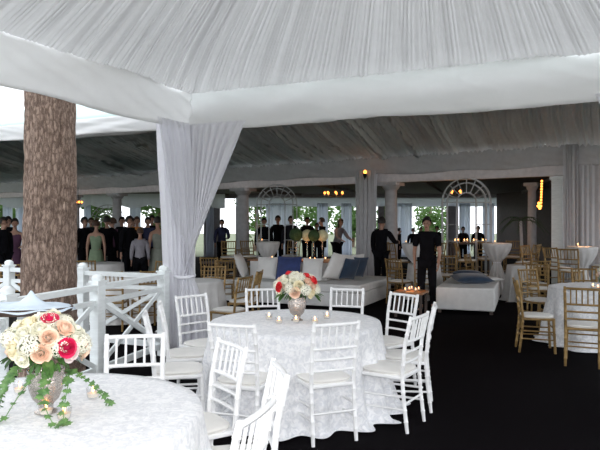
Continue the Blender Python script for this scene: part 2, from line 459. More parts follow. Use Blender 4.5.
# round draped pole in the middle of the far edge
p = on_line(367, 0)+nF*-.05
t = thing('draped_pole', 'grey drape wrapped around the middle pole of the rear tent', 'drape', p)
mb = MB()
mb.grid(lambda i, r: Vector((math.cos(2*PI*i), math.sin(2*PI*i), 0))*(.235+.03*math.sin(2*PI*i*13)+.012*math.sin(2*PI*i*29))*(1+.15*(1-r)**6)+Vector((0, 0, .01+3.0*(1-r))), 140, 16, wrap=True)
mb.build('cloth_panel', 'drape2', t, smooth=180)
mb = MB(); mb.tube([(0, 0, 0), (0, 0, 2.98)], .04, 10); mb.build('pole', 'white', t)
# flat drapes right of the white post
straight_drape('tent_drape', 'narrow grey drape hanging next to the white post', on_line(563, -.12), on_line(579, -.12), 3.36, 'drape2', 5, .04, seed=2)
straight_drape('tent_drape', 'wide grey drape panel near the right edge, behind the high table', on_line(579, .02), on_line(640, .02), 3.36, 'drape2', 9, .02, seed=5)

# far sheer curtains
FY = 29.4
far = [(3, 12, 'cream-lit sheer curtain at the far left edge of the pavilion opening'), (16, 25, 'sheer curtain beside the pine trunk at the far opening'),
       (84, 91, 'sheer curtain hanging just right of the pine trunk behind the crowd'), (130, 141, 'sheer curtain behind the crowd, right of the white column'),
       (206, 214, 'sheer curtain at the far opening right beside the tied corner drape'), (266, 292, 'sheer curtain seen through the left garden arch'), (317, 328, 'sheer curtain behind the two dark-suited men'),
       (341, 352, 'sheer curtain behind the woman in grey'), (397, 412, 'sheer curtain between the two servers at the far opening'), (459, 470, 'sheer curtain seen through the right garden arch'), (483, 494, 'sheer curtain right of the right garden arch')]
for i, (x0, x1, lab) in enumerate(far):
    straight_drape('sheer_curtain', lab, at(x0, FY), at(x1, FY), 2.55, 'curtain', 5, .06, seed=i, cat='curtain', group='sheer curtains along the far opening')
# scalloped swag along the left part of the far opening
mb = MB()
a, b = at(-60, 27.5), at(225, 28.5)
L_ = (b-a).length
def sw(i, r):
    p = a.lerp(b, i); x = i*L_
    z = 2.95+(2.44-2.95)*r-.16*r*abs(math.sin(PI*x/1.3))
    return Vector((p.x, p.y+.04*math.sin(x*14)*r, z))
mb.grid(sw, 260, 6)
struct(mb.build('trim_6', 'curtain', smooth=180), 'scalloped white valance along the far left opening')
a, b = at(236, 29.5), at(500, 29.5)
valance('trim_7', a, b, 2.82, 2.40, 'curtain', 9, sag=.01)
# blank piers at the far edge (bays of solid dark between bright bays)
for i, (x0, x1) in enumerate([(204, 220), (236, 239), (378, 384), (447, 458), (165, 192)]):
    mb = MB(); a, b = at(x0, FY+.25), at(x1, FY+.25)
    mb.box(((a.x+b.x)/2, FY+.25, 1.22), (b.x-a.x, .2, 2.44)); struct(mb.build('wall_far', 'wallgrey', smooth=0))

# ------------------------------------------------------------------ chairs
def nodes_tube(a, b, r, knots, n=8, bulge=1.35):
    """turned bamboo-style bar from a to b with raised rings"""
    a, b = Vector(a), Vector(b); pts = []; rs = []
    ts = [0]; 
    for k in knots: ts += [k-.012, k, k+.012]
    ts.append(1)
    for t in ts:
        pts.append(a.lerp(b, t)); rs.append(r*(bulge if t in knots else 1))
    m = MB(); m.tube(pts, rs, n); return m
def make_chair(name, label, paint, seat_h=.44, top=.92):
    t = thing(name, label, 'bar stool' if seat_h > .6 else 'chair')
    sw, sd = .195, .20
    def post(s):
        m = MB()
        pts = [(.178*s, -.235, 0), (.176*s, -.205, seat_h*.55), (.176*s, -.19, seat_h), (.179*s, -.215, seat_h+.25*(top-seat_h)/.48), (.183*s, -.268, top)]
        P = []; R = []
        for i in range(len(pts)-1):
            a, b = Vector(pts[i]), Vector(pts[i+1])
            for k in (0, .33, .36, .39, .7, .73, .76):
                P.append(a.lerp(b, k)); R.append(.0165*(1.22 if k in (.36, .73) else 1)*(.85 if i == 0 and k == 0 else 1))
        P.append(Vector(pts[-1])); R.append(.013)
        m.tube(P, R, 8); return m
    for s in (-1, 1): post(s).build('back_post', paint, t)
    for s in (-1, 1):
        nodes_tube((.19*s, .195, 0), (.175*s, .175, seat_h), .0165, [.3, .55, .8]).build('leg', paint, t)
    m = MB(); m.box((0, -.005, seat_h-.012), (.385, .395, .03)); m.build('seat', paint, t, bevel=.008)
    m = MB()
    def cu(i, r):
        a = 2*PI*i; rr = min(1, r*1.0)
        # superellipse plan, rounded section
        sx, sy = .195, .20
        ca, sa = math.cos(a), math.sin(a)
        k = (abs(ca)**3.5+abs(sa)**3.5)**(-1/3.5)
        if r < .5: q = r*2; return Vector((ca*k*sx*(.94+.06*q), sa*k*sy*(.94+.06*q), seat_h+.003+.020*q))
        q = (r-.5)*2; e = math.cos(q*PI/2); return Vector((ca*k*sx*e, sa*k*sy*e, seat_h+.023+.022*math.sin(q*PI/2)))
    m.grid(cu, 28, 12, wrap=True); m.build('cushion', 'cushion', t, smooth=60)
    # curved rails of the back
    hb = top-seat_h
    def by(z):
        k = (z-seat_h)/hb; return -.19-.078*k**1.3
    def rail(z, r, bow=.012, nm='back_rail'):
        m = MB(); m.tube([(x, by(z)-bow*(1-(x/.18)**2), z) for x in [-.18, -.12, -.06, 0, .06, .12, .18]], r, 8); m.build(nm, paint, t)
    z1, z2, z3, z4 = top-.022, top-.205, top-.29, top-.375
    rail(z1, .0145, nm='top_rail'); rail(z2, .0125); rail(z3, .011); rail(z4, .011)
    for i in range(5):
        x = -.12+.06*i; bow = .012*(1-(x/.18)**2)
        nodes_tube((x, by(z2)-bow, z2), (x, by(z1)-bow, z1), .0085, [.5], 6, 1.3).build('spindle', paint, t)
    for s in (-1, 1):
        for z in ((.17, .27) if seat_h < .6 else (.2, .38, .55)):
            m = MB(); m.tube([(.186*s, .188, z), (.178*s, -.222, z+.01)], .0095, 6); m.build('stretcher', paint, t)
    for z in ((.21, .31) if seat_h < .6 else (.26, .46)):
        m = MB(); m.tube([(-.185, .186, z), (.185, .186, z)], .0095, 6); m.build('stretcher', paint, t)
    m = MB(); m.tube([(-.176, -.218, .23), (.176, -.218, .23)], .0095, 6); m.build('stretcher', paint, t)
    return t
white_chair = Proto(lambda l: make_chair('chiavari_chair', l, 'white'))
gold_chair = Proto(lambda l: make_chair('chiavari_chair', l, 'gold'))
gold_stool = Proto(lambda l: make_chair('bar_stool', l, 'gold', .74, 1.17))

T1 = V(-.04, 5.64); T2 = V(-1.24, 2.93); TR = V(4.22, 8.5)
def chair_at(proto, p, look, label, group=None, twist=0.0):
    d = (look-p).normalized(); return proto(p, rot_to(d)+twist, label, group)
G1 = 'white chairs around the middle round table'
def back_to(p, f, k=.23): return p+f.normalized()*k
for p, look, lab in [
    (V(.175, 4.86), T1+V(-.1, 0), 'white chair in full back view, directly in front of the middle table'),
    (V(-.42, 4.80), T1+V(-.1, 0), 'white chair at the middle table, partly hidden behind the cushioned chair facing the corner'),
    (V(.74, 5.14), T1, 'nearest of the white chairs on the right of the middle table, seat in full view'),
    (V(.95, 5.62), T1+V(0, .2), 'white chair seen edge-on behind the front right chair of the middle table'),
    (V(.88, 6.30), T1+V(0,-.1), 'white chair at the back right of the middle table, dark carpet behind it'),
    (V(.46, 6.72), T1+V(.2, 0), 'white chair behind the middle table, below the blue pillows of the daybed'),
    (V(-.37, 6.72), T1+V(-.1, 0), 'white chair behind the middle table, left of the bouquet'),
    (V(-.93, 6.16), T1+V(.2, -.6), 'white chair in front of the tied drape, back turned towards the drape'),
    (V(-1.02, 5.72), V(-.02, 5.93), 'white side-on chair at the middle table, left of the chair before the drape'),
    (V(-1.0, 5.10), V(0, 5.33), 'white side-on chair with empty seat, behind the round table with the big bouquet'),
]: chair_at(white_chair, p, look, lab, G1)
G2 = 'white chairs around the front left table'
for p, look, lab in [
    (V(-1.05, 3.86), T2+V(.35, 0), 'white chair behind the front left table, only its slatted back above the cloth'),
    (V(-.64, 3.68), T2+V(-.6, -.05), 'white chair at the front left table with its cushion in view, before the middle table'),
    (V(-.36, 3.13), T2+V(-.4, -.1), 'white chair at the front left table seen almost edge-on, its slats overlapping'),
    (V(-.42, 2.56), T2+V(0, -.1), 'nearest white chair, cut off by the bottom picture edge'),
]: chair_at(white_chair, p, look, lab, G2)

# ------------------------------------------------------------------ tables
def make_table(name, label, p, r, h, m='damask', folds=17, seed=0, flare=.10):
    t = thing(name, label, 'table', p)
    mb = MB(); n = 260
    prof = []
    def fn(i, q):
        a = 2*PI*i; ca, sa = math.cos(a), math.sin(a)
        if q < .35:
            k = q/.35; rr = r*k; return Vector((ca*rr, sa*rr, h+.002*noise.noise(Vector((ca*rr*6, sa*rr*6, seed)))))
        k = (q-.35)/.65
        fo = math.sin(a*folds+1.5*math.sin(a*2+seed)+.8*math.sin(a*5+seed*2))
        f2 = noise.noise(Vector((ca*5, sa*5, k*1.5+seed)))
        e = min(1, k*3)
        rr = r+.006+flare*k**1.2+e*(.045*k+.008)*fo+.05*k*f2
        if k > .92: rr += (k-.92)*1.2*(.6+.6*f2)
        z = h*(1-k)**1.0-.012*min(1, k*20)
        return Vector((ca*rr, sa*rr, max(.006+.01*(1+f2), z)))
    mb.grid(fn, n, 44, wrap=True)
    mb.build('tablecloth', m, t, smooth=180)
    mb = MB(); mb.lathe([(.001, h-.035), (r-.01, h-.035), (r-.01, h-.012), (.001, h-.012)], n=48); mb.build('tabletop', 'darkwood', t)
    mb = MB(); mb.lathe([(.28, 0), (.28, .03), (.04, .06), (.04, h-.035)], n=20); mb.build('pedestal', 'darkmetal', t)
    return t
make_table('round_table', 'round table under a floor-length white damask cloth in the middle of the white chairs', T1, .77, .76, seed=1)
make_table('round_table', 'round table with pale damask cloth and big bouquet, cut off at the lower left', T2, .765, .76, seed=4)
make_table('round_table', 'round table with silvery damask cloth at the right edge, ringed by gold chairs', TR, .76, .76, seed=7, folds=13)

# gold chairs of the right table
G3 = 'gold chairs at the right table'
chair_at(gold_chair, V(3.06, 8.02), V(5.2, 7.55), 'gold chair seen from its side with ivory cushion, left of the right-edge table', G3)
chair_at(gold_chair, V(3.32, 7.28), V(4.35, 9.4), 'gold chair in back view right in front of the right-edge table', G3)
chair_at(gold_chair, V(4.52, 9.75), TR, 'gold chair behind the right-edge table, facing the camera', G3)
chair_at(gold_chair, V(3.72, 9.62), TR, 'gold chair at the far left side of the right-edge table, its back above the cloth', G3)

# linen tables further back (low)
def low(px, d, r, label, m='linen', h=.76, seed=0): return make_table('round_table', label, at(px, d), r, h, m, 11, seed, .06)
low(194, 9.55, .44, 'small round table with white cloth just right of the tied drape', seed=2)
low(521, 13.0, .28, 'low round table with white cloth behind the white ottoman', seed=3)
low(424, 13.4, .34, 'low white-clothed table behind the dark-shirted server', seed=4)
low(128, 10.6, .62, 'white-clothed table seen through the railing near the corner drape', seed=5)
low(100, 13.6, .5, 'white-clothed table behind the railing below the crowd', seed=6)
def wood_table(px, d, r, label, h=.76):
    t = thing('round_table', label, 'table', at(px, d))
    mb = MB(); mb.lathe([(.001, h-.03), (r-.005, h-.03), (r, h-.015), (r-.005, h), (.001, h)], n=40); mb.build('tabletop', 'darkwood', t)
    for k in range(4):
        a = PI/4+k*PI/2; mb = MB(); mb.tube([(r*.75*math.cos(a), r*.75*math.sin(a), 0), (r*.6*math.cos(a), r*.6*math.sin(a), h-.03)], .018, 8); mb.build('leg', 'darkwood', t)
wood_table(218, 14.1, .42, 'bare dark wooden table left of the daybed, between gold chairs')
wood_table(246, 14.8, .42, 'bare dark wooden table next to the left end of the daybed')

# cocktail tables: cloth tied to a narrow waist
def cocktail(px, d, label, r=.31, h=1.17, seed=0):
    t = thing('cocktail_table', label, 'table', at(px, d))
    def fn(i, q):
        a = 2*PI*i; ca, sa = math.cos(a), math.sin(a)
        fo = math.sin(a*12+seed)
        if q < .3: k = q/.3; return Vector((ca*r*k, sa*r*k, h))
        if q < .6:
            k = (q-.3)/.3; rr = r+(.07-r)*k**1.8; return Vector((ca*rr*(1+.10*k*fo), sa*rr*(1+.10*k*fo), h-(h-.72)*k))
        k = (q-.6)/.4; rr = .07+.22*k; return Vector((ca*rr*(1+.13*fo), sa*rr*(1+.13*fo), .72*(1-k)+.006))
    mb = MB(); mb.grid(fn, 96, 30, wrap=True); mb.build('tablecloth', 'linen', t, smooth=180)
    mb = MB(); mb.lathe([(.001, h-.03), (r-.01, h-.03), (r-.01, h-.008), (.001, h-.008)], n=32); mb.build('tabletop', 'darkwood', t)
    mb = MB(); mb.lathe([(.2, 0), (.2, .02), (.03, .04), (.03, h-.03)], n=16); mb.build('pedestal', 'darkmetal', t)
    pts = [Vector((math.cos(a), math.sin(a), 0))*.085+Vector((0, 0, .72)) for a in [2*PI*k/16 for k in range(16)]]
    mb = MB(); mb.tube(pts, .012, 6, closed=True); mb.build('tie_band', 'strap', t)
    return t
cocktail(497, 14.4, 'high cocktail table with tied white cloth and candle, below the right garden arch', .33)
cocktail(582, 12.45, 'high cocktail table with warm-lit tied cloth in front of the grey drapes', .30)
cocktail(416, 14.2, 'high cocktail table with white cloth between the two servers', .33)
cocktail(268, 15.5, 'high cocktail table with pale cloth below the left garden arch', .30)

# gold bar stools and chairs further back
for px, d, look, lab in [
    (467, 14.7, at(497, 14.4), 'gold bar stool left of the high table below the right garden arch'),
    (526, 13.9, at(497, 14.4), 'gold bar stool right of the high table below the right garden arch'),
    (536, 13.0, at(560, 12.6), 'tall gold bar stool in front of the dark pavilion, left of the white post'),
    (487, 15.3, at(497, 14.4), 'gold bar stool behind the high table below the right garden arch'),
    (560, 12.2, at(582, 12.4), 'gold bar stool left of the high table in front of the grey drapes'),
    (605, 12.9, at(582, 12.4), 'gold bar stool right of the high table in front of the grey drapes'),
    (571, 11.7, at(582, 12.4), 'dark gold bar stool nearest to the high table in front of the grey drapes'),
    (398, 14.5, at(412, 14.2), 'gold bar stool between the two servers with ivory seat'),
    (433, 14.7, at(412, 14.2), 'gold bar stool right behind the server in the dark shirt'),
    (389, 15.0, at(412, 14.2), 'gold bar stool just right of the turned-away server'),
    (290, 16.6, at(268, 15.5), 'gold bar stool behind the topiary balls'),
    (251, 16.3, at(268, 15.5), 'gold bar stool in front of the left garden arch'),
    (228, 16.0, at(222, 14.2), 'brown gold bar stool beside the column right of the tied drape'),
    (512, 16.2, at(500, 14.4), 'gold bar stool near the potted palm'),
]: chair_at(gold_stool, at(px, d), look, lab, 'gold bar stools around the high tables')
for px, d, look, lab in [
    (211, 10.25, at(194, 9.3), 'gold chair with its slatted back towards the tied drape, behind the small white table'),
    (229, 8.55, at(180, 8.9), 'gold chair with ivory seat left of the white daybed, turned to the tied drape'),
    (243, 9.5, at(205, 9.6), 'gold chair standing behind the other one at the left end of the daybed'),
    (212, 13.3, at(222, 14.2), 'gold chair at the bare table, half hidden by the tied drape'),
    (224, 12.4, at(215, 14.8), 'gold chair in front of the bare wooden tables left of the daybed'),
    (243, 16.7, at(246, 14.8), 'gold chair behind the bare tables left of the daybed'),
    (447, 14.1, at(445, 16.5), 'gold chair with ladder back directly behind the white ottoman'),
    (478, 14.2, at(508, 13.8), 'gold chair left of the low table behind the ottoman'),
    (535, 12.2, at(518, 13.0), 'gold chair in back view at the right side of the low table behind the ottoman'),
    (524, 14.5, at(508, 13.8), 'gold chair behind the low table, in front of the dark wall'),
    (540, 11.3, at(560, 13), 'gold chair in the dark gap below the white post'),
    (400, 12.7, at(420, 13.3), 'gold chair between daybed and dark-shirted server'),
    (424, 12.5, at(424, 13.4), 'gold chair hidden behind the legs of the dark-shirted server'),
    (114, 9.6, at(128, 10.6), 'gold chair behind the railing at the near side of the fenced table'),
    (147, 9.7, at(128, 10.6), 'gold chair between railing corner and the fenced table'),
    (158, 11.6, at(128, 10.6), 'gold chair at the far side of the fenced table near the tied drape'),
    (88, 12.3, at(100, 13.6), 'gold chair behind the railing right of the pine trunk'),
    (13, 11.2, at(20, 13), 'gold chair behind the railing left of the pine trunk'),
]: chair_at(gold_chair, at(px, d), look, lab, 'gold chairs of the rear tent')

# ------------------------------------------------------------------ railings
def railing(posts, label, ext=None):
    t = thing('railing', label, 'railing', posts[0])
    o = posts[0]
    for p in posts:
        q = p-o
        mb = MB(); mb.box(q+Vector((0, 0, .52)), (.115, .115, 1.04), rz=rzr); pst = mb.build('post', 'railing', t, bevel=.008)
        mb = MB(); mb.box(q+Vector((0, 0, 1.045)), (.135, .135, .02), rz=rzr)
        mb.lathe([(.05, 1.05), (.062, 1.075), (.055, 1.10), (.03, 1.118), (.001, 1.122)], c=q, n=20); mb.build('cap', 'railing', pst, smooth=50)
    for a, b in zip(posts, posts[1:]):
        a = a-o; b = b-o; d = (b-a).normalized(); a2, b2 = a+d*.055, b-d*.055
        for z, w, h, nm in ((.985, .075, .055, 'top_rail'), (.83, .04, .05, 'middle_rail'), (.13, .04, .07, 'bottom_rail')):
            mb = MB(); mb.beam(a2+Vector((0, 0, z)), b2+Vector((0, 0, z)), w, h); mb.build(nm, 'railing', t, smooth=0)
        for k, (z0, z1) in enumerate(((.165, .805), (.805, .165))):
            nr = Vector((d.y, -d.x, 0))*(.012 if k else -.012)
            mb = MB(); mb.beam(a2+nr+Vector((0, 0, z0)), b2+nr+Vector((0, 0, z1)), .022, .05); mb.build('cross_brace', 'railing', t, smooth=0)
    return t
rzr = math.atan2(U.y, U.x)
cp = V(-1.70, 7.72)
Wd = V(-.29, -.957)
railing([cp, cp+Wd*1.36, cp+Wd*2.62, cp+Wd*3.9], 'white railing with crossed braces running from the corner drape towards the camera, before the pine')
railing([cp-U*1.30, cp-U*2.66, cp-U*4.0], 'white railing with crossed braces behind the pine trunk')
b0 = cp-U*.06
mb = MB(); t = thing('railing', 'white railing bay joining the corner post by the tied drape to the rear railing', 'railing', cp)
e = -U*1.24
for z, w, h, nm in ((.985, .075, .055, 'top_rail'), (.83, .04, .05, 'middle_rail'), (.13, .04, .07, 'bottom_rail')):
    mb = MB(); mb.beam(-U*.06+Vector((0, 0, z)), e+Vector((0, 0, z)), w, h); mb.build(nm, 'railing', t, smooth=0)
for k, (z0, z1) in enumerate(((.165, .805), (.805, .165))):
    nr = W*(.012 if k else -.012)
    mb = MB(); mb.beam(-U*.06+nr+Vector((0, 0, z0)), e+nr+Vector((0, 0, z1)), .022, .05); mb.build('cross_brace', 'railing', t, smooth=0)

# ------------------------------------------------------------------ pine tree
mb = MB()
def bk(i, r):
    a = 2*PI*i; z = r*8.0
    rad = .285-.012*z+.10*math.exp(-z*3.5)
    x, y = math.cos(a), math.sin(a)
    q = Vector((x*2.6, y*2.6, z*1.1))
    vd = noise.voronoi(q*1.6)[0]
    ed = min(.35, (vd[1]-vd[0]))
    rad += .045*ed+.012*noise.fractal(q*3, 1, 2, 3)+.015*noise.noise(Vector((x, y, z*.8)))
    return Vector((x*rad+.006*z, y*rad, z-.02))
mb.grid(bk, 150, 420, wrap=True)
t = thing('pine_tree', 'thick rough-barked pine trunk growing up between the two tents', 'tree', V(-2.80, 6.92))
mb.build('trunk', 'bark', t, smooth=60)
def leafmesh(mb, c, rad, n, size, rnd, squash=.8):
    for _ in range(n):
        while True:
            p = Vector((rnd.uniform(-1, 1), rnd.uniform(-1, 1), rnd.uniform(-1, 1)))
            if p.length < 1: break
        p = p.normalized()*(p.length**.5)
        q = c+Vector((p.x*rad, p.y*rad, p.z*rad*squash))
        ax = Vector((rnd.gauss(0, 1), rnd.gauss(0, 1), rnd.gauss(0, .6))).normalized()
        b = ax.cross(Vector((rnd.gauss(0, 1), rnd.gauss(0, 1), rnd.gauss(0, 1)))).normalized()
        s = size*rnd.uniform(.6, 1.3)
        mb.add([q-ax*s, q+b*s*.45, q+ax*s, q-b*s*.45], [(0, 1, 2, 3)])
rnd = random.Random(3)
mb = MB()
for k in range(10):
    a = k*.9; leafmesh(mb, Vector((1.1*math.cos(a), 1.1*math.sin(a), 8.2+.25*k)), .8, 260, .12, rnd, .5)
mb.build('crown', 'tree', t, smooth=0)
# trees outside, beyond the far opening
def outside_tree(px, d, h, r, label, n=1500, seed=0, trunk=.14):
    t = thing('tree', label, 'tree', at(px, d, -.03))
    rn = random.Random(seed)
    mb = MB(); mb.tube([(0, 0, 0), (.1, 0, h*.3), (0, .1, h*.6), (.1, 0, h*.9)], [trunk*1.3, trunk, trunk*.8, trunk*.3], 10); mb.build('trunk', 'bark', t)
    mb = MB()
    for k in range(9):
        a = rn.uniform(0, 2*PI); q = rn.uniform(0, r*.6)
        leafmesh(mb, Vector((q*math.cos(a), q*math.sin(a), h*rn.uniform(.25, .85))), r*rn.uniform(.4, .65), n//9, .16, rn)
    mb.build('crown', 'tree', t, smooth=0)
for i, (px, d, h, r, lab) in enumerate([
    (2, 34, 4.4, 1.3, 'green tree at the far left edge, showing beneath the rear tent valance'),
    (95, 33, 4.2, 1.3, 'green tree beyond the opening right of the pine trunk'),
    (158, 33, 4.4, 1.5, 'green tree beyond the opening left of the tied drape'),
    (256, 36, 4.6, 1.9, 'bushy green tree behind the left garden arch'),
    (284, 39, 4.6, 1.6, 'green tree behind the right side of the left garden arch'),
    (317, 44, 3.8, 1.7, 'pale green tree outside behind the two suited men'),
    (352, 42, 3.4, 1.5, 'green tree outside behind the woman in grey'),
    (386, 40, 3.6, 1.2, 'green tree outside beside the middle column'),
    (430, 42, 3.4, 2.1, 'green tree outside behind the dark-shirted server')]):
    outside_tree(px, d, h, r, lab, seed=i)

# ------------------------------------------------------------------ garden arches
def arch(px, d, w, h, label, rz=0.0):
    t = thing('garden_arch', label, 'trellis', at(px, d), rz)
    R = w/2; cz = h-R
    for nm, r in (('outer_arch', R), ('middle_arch', R*.80), ('inner_arch', R*.40)):
        pts = [(-r, 0, .0 if nm != 'inner_arch' else .02)]+[(-r*math.cos(PI*k/24), 0, cz+r*math.sin(PI*k/24)) for k in range(25)]+[(r, 0, 0 if nm != 'inner_arch' else .02)]
        for y in (-.05, .05):
            mb = MB(); mb.tube([(x, y, z) for x, _, z in pts], .012, 8); mb.build(nm, 'trellis', t)
    for k in range(1, 8):
        a = PI*k/8
        mb = MB(); mb.tube([(-R*.4*math.cos(a), 0, cz+R*.4*math.sin(a)), (-R*math.cos(a), 0, cz+R*math.sin(a))], .012, 6); mb.build('spoke', 'trellis', t)
    mb = MB(); mb.tube([(-R, 0, cz), (R, 0, cz)], .014, 6); mb.build('cross_bar', 'trellis', t)
    for z in (.35, .8, 1.2, 1.6):
        if z > cz-.1: continue
        for s in (-1, 1):
            mb = MB(); mb.tube([(s*R, 0, z), (s*R*.40, 0, z)], .011, 6); mb.build('cross_bar', 'trellis', t)
    return t
arch(277, 15.9, 1.02, 2.62, 'pale metal garden arch behind the daybed, left of the topiary balls')
arch(466.5, 15.0, 1.17, 2.72, 'pale metal garden arch behind the ottoman, right of the dark-shirted server')
arch(108, 25.0, 1.3, 2.35, 'distant pale garden arch behind the crowd by the left column', .2)

# ------------------------------------------------------------------ daybed
K = V(1.13, 11.7)
ang = math.atan2(U.y, U.x)
def KB(u, v, z=0): return Vector((u, v, z))         # local: x along U, y away from camera
t = thing('daybed', 'long white daybed with a raised centre block, pillows all around it', 'daybed', K, ang)
def softbox(x0, x1, y0, y1, z0, z1):
    mb = MB(); mb.box(((x0+x1)/2, (y0+y1)/2, (z0+z1)/2), (x1-x0, y1-y0, z1-z0)); return mb
softbox(-3.0, 0, 0, 2.15, .03, .30).build('base', 'upholstery', t, bevel=.015)
softbox(-3.01, .01, -.01, 2.16, .305, .46).build('seat_cushion', 'upholstery', t, bevel=.03)
softbox(-2.70, -.92, .62, 1.50, .46, .83).build('backrest', 'upholstery', t, bevel=.02)
softbox(-2.74, -.88, .58, 1.54, .83, .855).build('top_board', 'warmwood', t, bevel=.005)
Minv = Matrix.Translation(K) @ Matrix.Rotation(ang, 4, 'Z')
def DB(x, y, z): return Minv @ Vector((x, y, z))

def pillow(label, loc, w, h, th, rz, lean, m, roll=0.0, group=None):
    def fn(i, j, s):
        u, v = i*2-1, j*2-1
        k = (max(0, 1-abs(u)**2.6)*max(0, 1-abs(v)**2.6))**.5
        pin = 1-.07*(1-abs(u))*0-.06*(abs(u)**2)*(1-abs(v)**2)-.0
        x = u*w/2*(1-.07*(1-abs(v)**2)*0+-.05*(1-v*v)*(abs(u)**3)*-1*-1)
        y = v*h/2*(1-.05*(1-u*u)*(abs(v)**3))
        return Vector((x, s*th/2*k, y))
    mb = MB()
    n = 18
    mb.grid(lambda i, j: fn(i, j, 1), n, n); mb.grid(lambda i, j: fn(i, j, -1), n, n)
    o = mb.build('pillow', m, smooth=180)
    o.location = loc; o.rotation_euler = (Matrix.Rotation(rz, 3, 'Z') @ Matrix.Rotation(lean, 3, 'X') @ Matrix.Rotation(roll, 3, 'Y')).to_euler()
    tag(o, label, 'pillow', group)
    ed = [fn(a, 0, 0) for a in [k/16 for k in range(17)]]+[fn(1, a, 0) for a in [k/16 for k in range(1, 17)]]+[fn(1-a, 1, 0) for a in [k/16 for k in range(1, 17)]]+[fn(0, 1-a, 0) for a in [k/16 for k in range(1, 16)]]
    m2 = MB(); m2.tube(ed, .006, 6, closed=True); m2.build('piping', m, o)
    return o
GP = 'pillows on the daybed'
zs = .46
pillow('big white pillow leaning outward at the left end of the daybed', DB(-2.86, .55, zs+.27), .52, .52, .16, ang+PI/2+.25, -.38, 'pillow_w', group=GP)
pillow('white pillow leaning on the centre block next to the navy pillow', DB(-2.20, .45, zs+.24), .46, .46, .14, ang, -.28, 'pillow_w', group=GP)
pillow('dark navy pillow behind the bouquet', DB(-1.68, .42, zs+.25), .54, .48, .15, ang, -.26, 'pillow_n', group=GP)
pillow('white pillow right of the navy pillow', DB(-1.16, .44, zs+.24), .44, .46, .14, ang, -.28, 'pillow_w', group=GP)
pillow('large tilted white pillow at the front corner of the centre block', DB(-.70, .62, zs+.30), .58, .56, .17, ang+PI/2-.35, .42, 'pillow_w', .15, group=GP)
pillow('blue pillow in front, leaning on the large tilted white one', DB(-.50, .85, zs+.24), .44, .44, .14, ang+PI/2-.45, .35, 'pillow_b', .1, group=GP)
pillow('white pillow between the two blue pillows', DB(-.66, 1.18, zs+.27), .52, .50, .15, ang+PI/2-.4, .35, 'pillow_w', group=GP)
pillow('blue pillow farther back on the right side of the daybed', DB(-.50, 1.42, zs+.24), .44, .44, .14, ang+PI/2-.45, .33, 'pillow_b', .05, group=GP)
pillow('white pillow at the far right of the daybed row', DB(-.68, 1.72, zs+.26), .5, .5, .15, ang+PI/2-.2, .35, 'pillow_w', group=GP)

# ottoman
Ko = V(3.46, 11.02); ao = -.35
t = thing('ottoman', 'long white upholstered ottoman standing alone on the black carpet', 'ottoman', Ko, ao)
softbox(-1.03, 0, 0, 2.40, .06, .47).build('cushion', 'upholstery', t, bevel=.025)
for x in (-.97, -.06):
    for y in (.06, 2.34): softbox(x-.03, x+.03, y-.03, y+.03, 0, .06).build('leg', 'darkwood', t)
mo = Matrix.Translation(Ko) @ Matrix.Rotation(ao, 4, 'Z')
# shear-free: turn the long side towards the pavilion
pillow('blue pillow lying flat on top of the ottoman', mo @ Vector((-.48, 1.00, .56)), .70, .62, .18, ao+.35, PI/2+.08, 'pillow_b')
pillow('dark blue pillow under the lying one on the ottoman', mo @ Vector((-.58, 1.66, .58)), .62, .56, .17, ao-.1, PI/2-.15, 'pillow_b')
pillow('white pillow half hidden beneath the blue ones on the ottoman', mo @ Vector((-.22, 1.42, .52)), .5, .46, .10, ao+.7, PI/2, 'pillow_w')

# topiary balls on glass stems
def topiary(x, y, m, label, r=.105, zt=1.36):
    p = DB(x, y, .856); t = thing('topiary_vase', label, 'vase', p)
    mb = MB(); mb.lathe([(.05, 0), (.05, .008), (.012, .02), (.010, .2), (.016, .32), (.04, .40), (.035, .405), (.001, .36)], n=18); mb.build('glass_stem', 'glass', t)
    mb = MB()
    prof = 16
    mb.ball((0, 0, .40+r*.9), r, 14)
    mb.v = [tuple(Vector((0, 0, .40+r*.9))+(Vector(v)-Vector((0, 0, .40+r*.9)))*(1+.06*noise.noise(Vector(v)*60))) for v in mb.v]
    mb.build('flower_ball', m, t, smooth=180)
TZ = [(-1.80, 'topiary', 'leftmost dark green ball on a glass stem above the daybed'), (-1.60, 'creamball', 'cream flower ball next to the leftmost dark green ball'),
      (-1.38, 'topiary', 'dark green ball between the two cream flower balls'), (-1.24, 'creamball', 'cream flower ball at the right end of the row on the daybed')]
for i, (x, m, lab) in enumerate(TZ): topiary(x, 1.05+.14*(i % 2), m, lab, r=.145 if m == 'topiary' and i == 0 else .125)

# ------------------------------------------------------------------ candles
def make_votive(label):
    t = thing('votive_candle', label, 'candle')
    mb = MB(); mb.lathe([(.001, .002), (.022, .0), (.030, .012), (.036, .060), (.034, .060), (.027, .014), (.001, .010)], n=20); mb.build('glass_cup', 'glass', t)
    mb = MB(); mb.lathe([(.001, .012), (.025, .013), (.029, .032), (.001, .033)], n=16); wx = mb.build('wax', 'wax', t)
    mb = MB(); mb.lathe([(.001, .034), (.006, .042), (.007, .048), (.004, .058), (.0008, .068)], n=10); mb.build('flame', 'flame', wx)
    return t
votive = Proto(make_votive)
def D(py, z): return (H-z)*F/(py-HY)
def put(px, py, z, lab, group): return votive(at(px, D(py, z), z), 0, lab, group)
GC = 'votive candles on the front left table'
for px, py, lab in [(20, 394, 'lit votive candle left of the silver vase on the front left table'), (93, 399, 'lit votive candle right of the bouquet on the front left table'),
                    (64, 420, 'lit votive candle in front of the silver vase, nearest to the camera'), (46, 416, 'lit votive candle touching the foot of the big silver vase')]:
    put(px, py, .762, lab, GC)
GC = 'votive candles on the middle table'
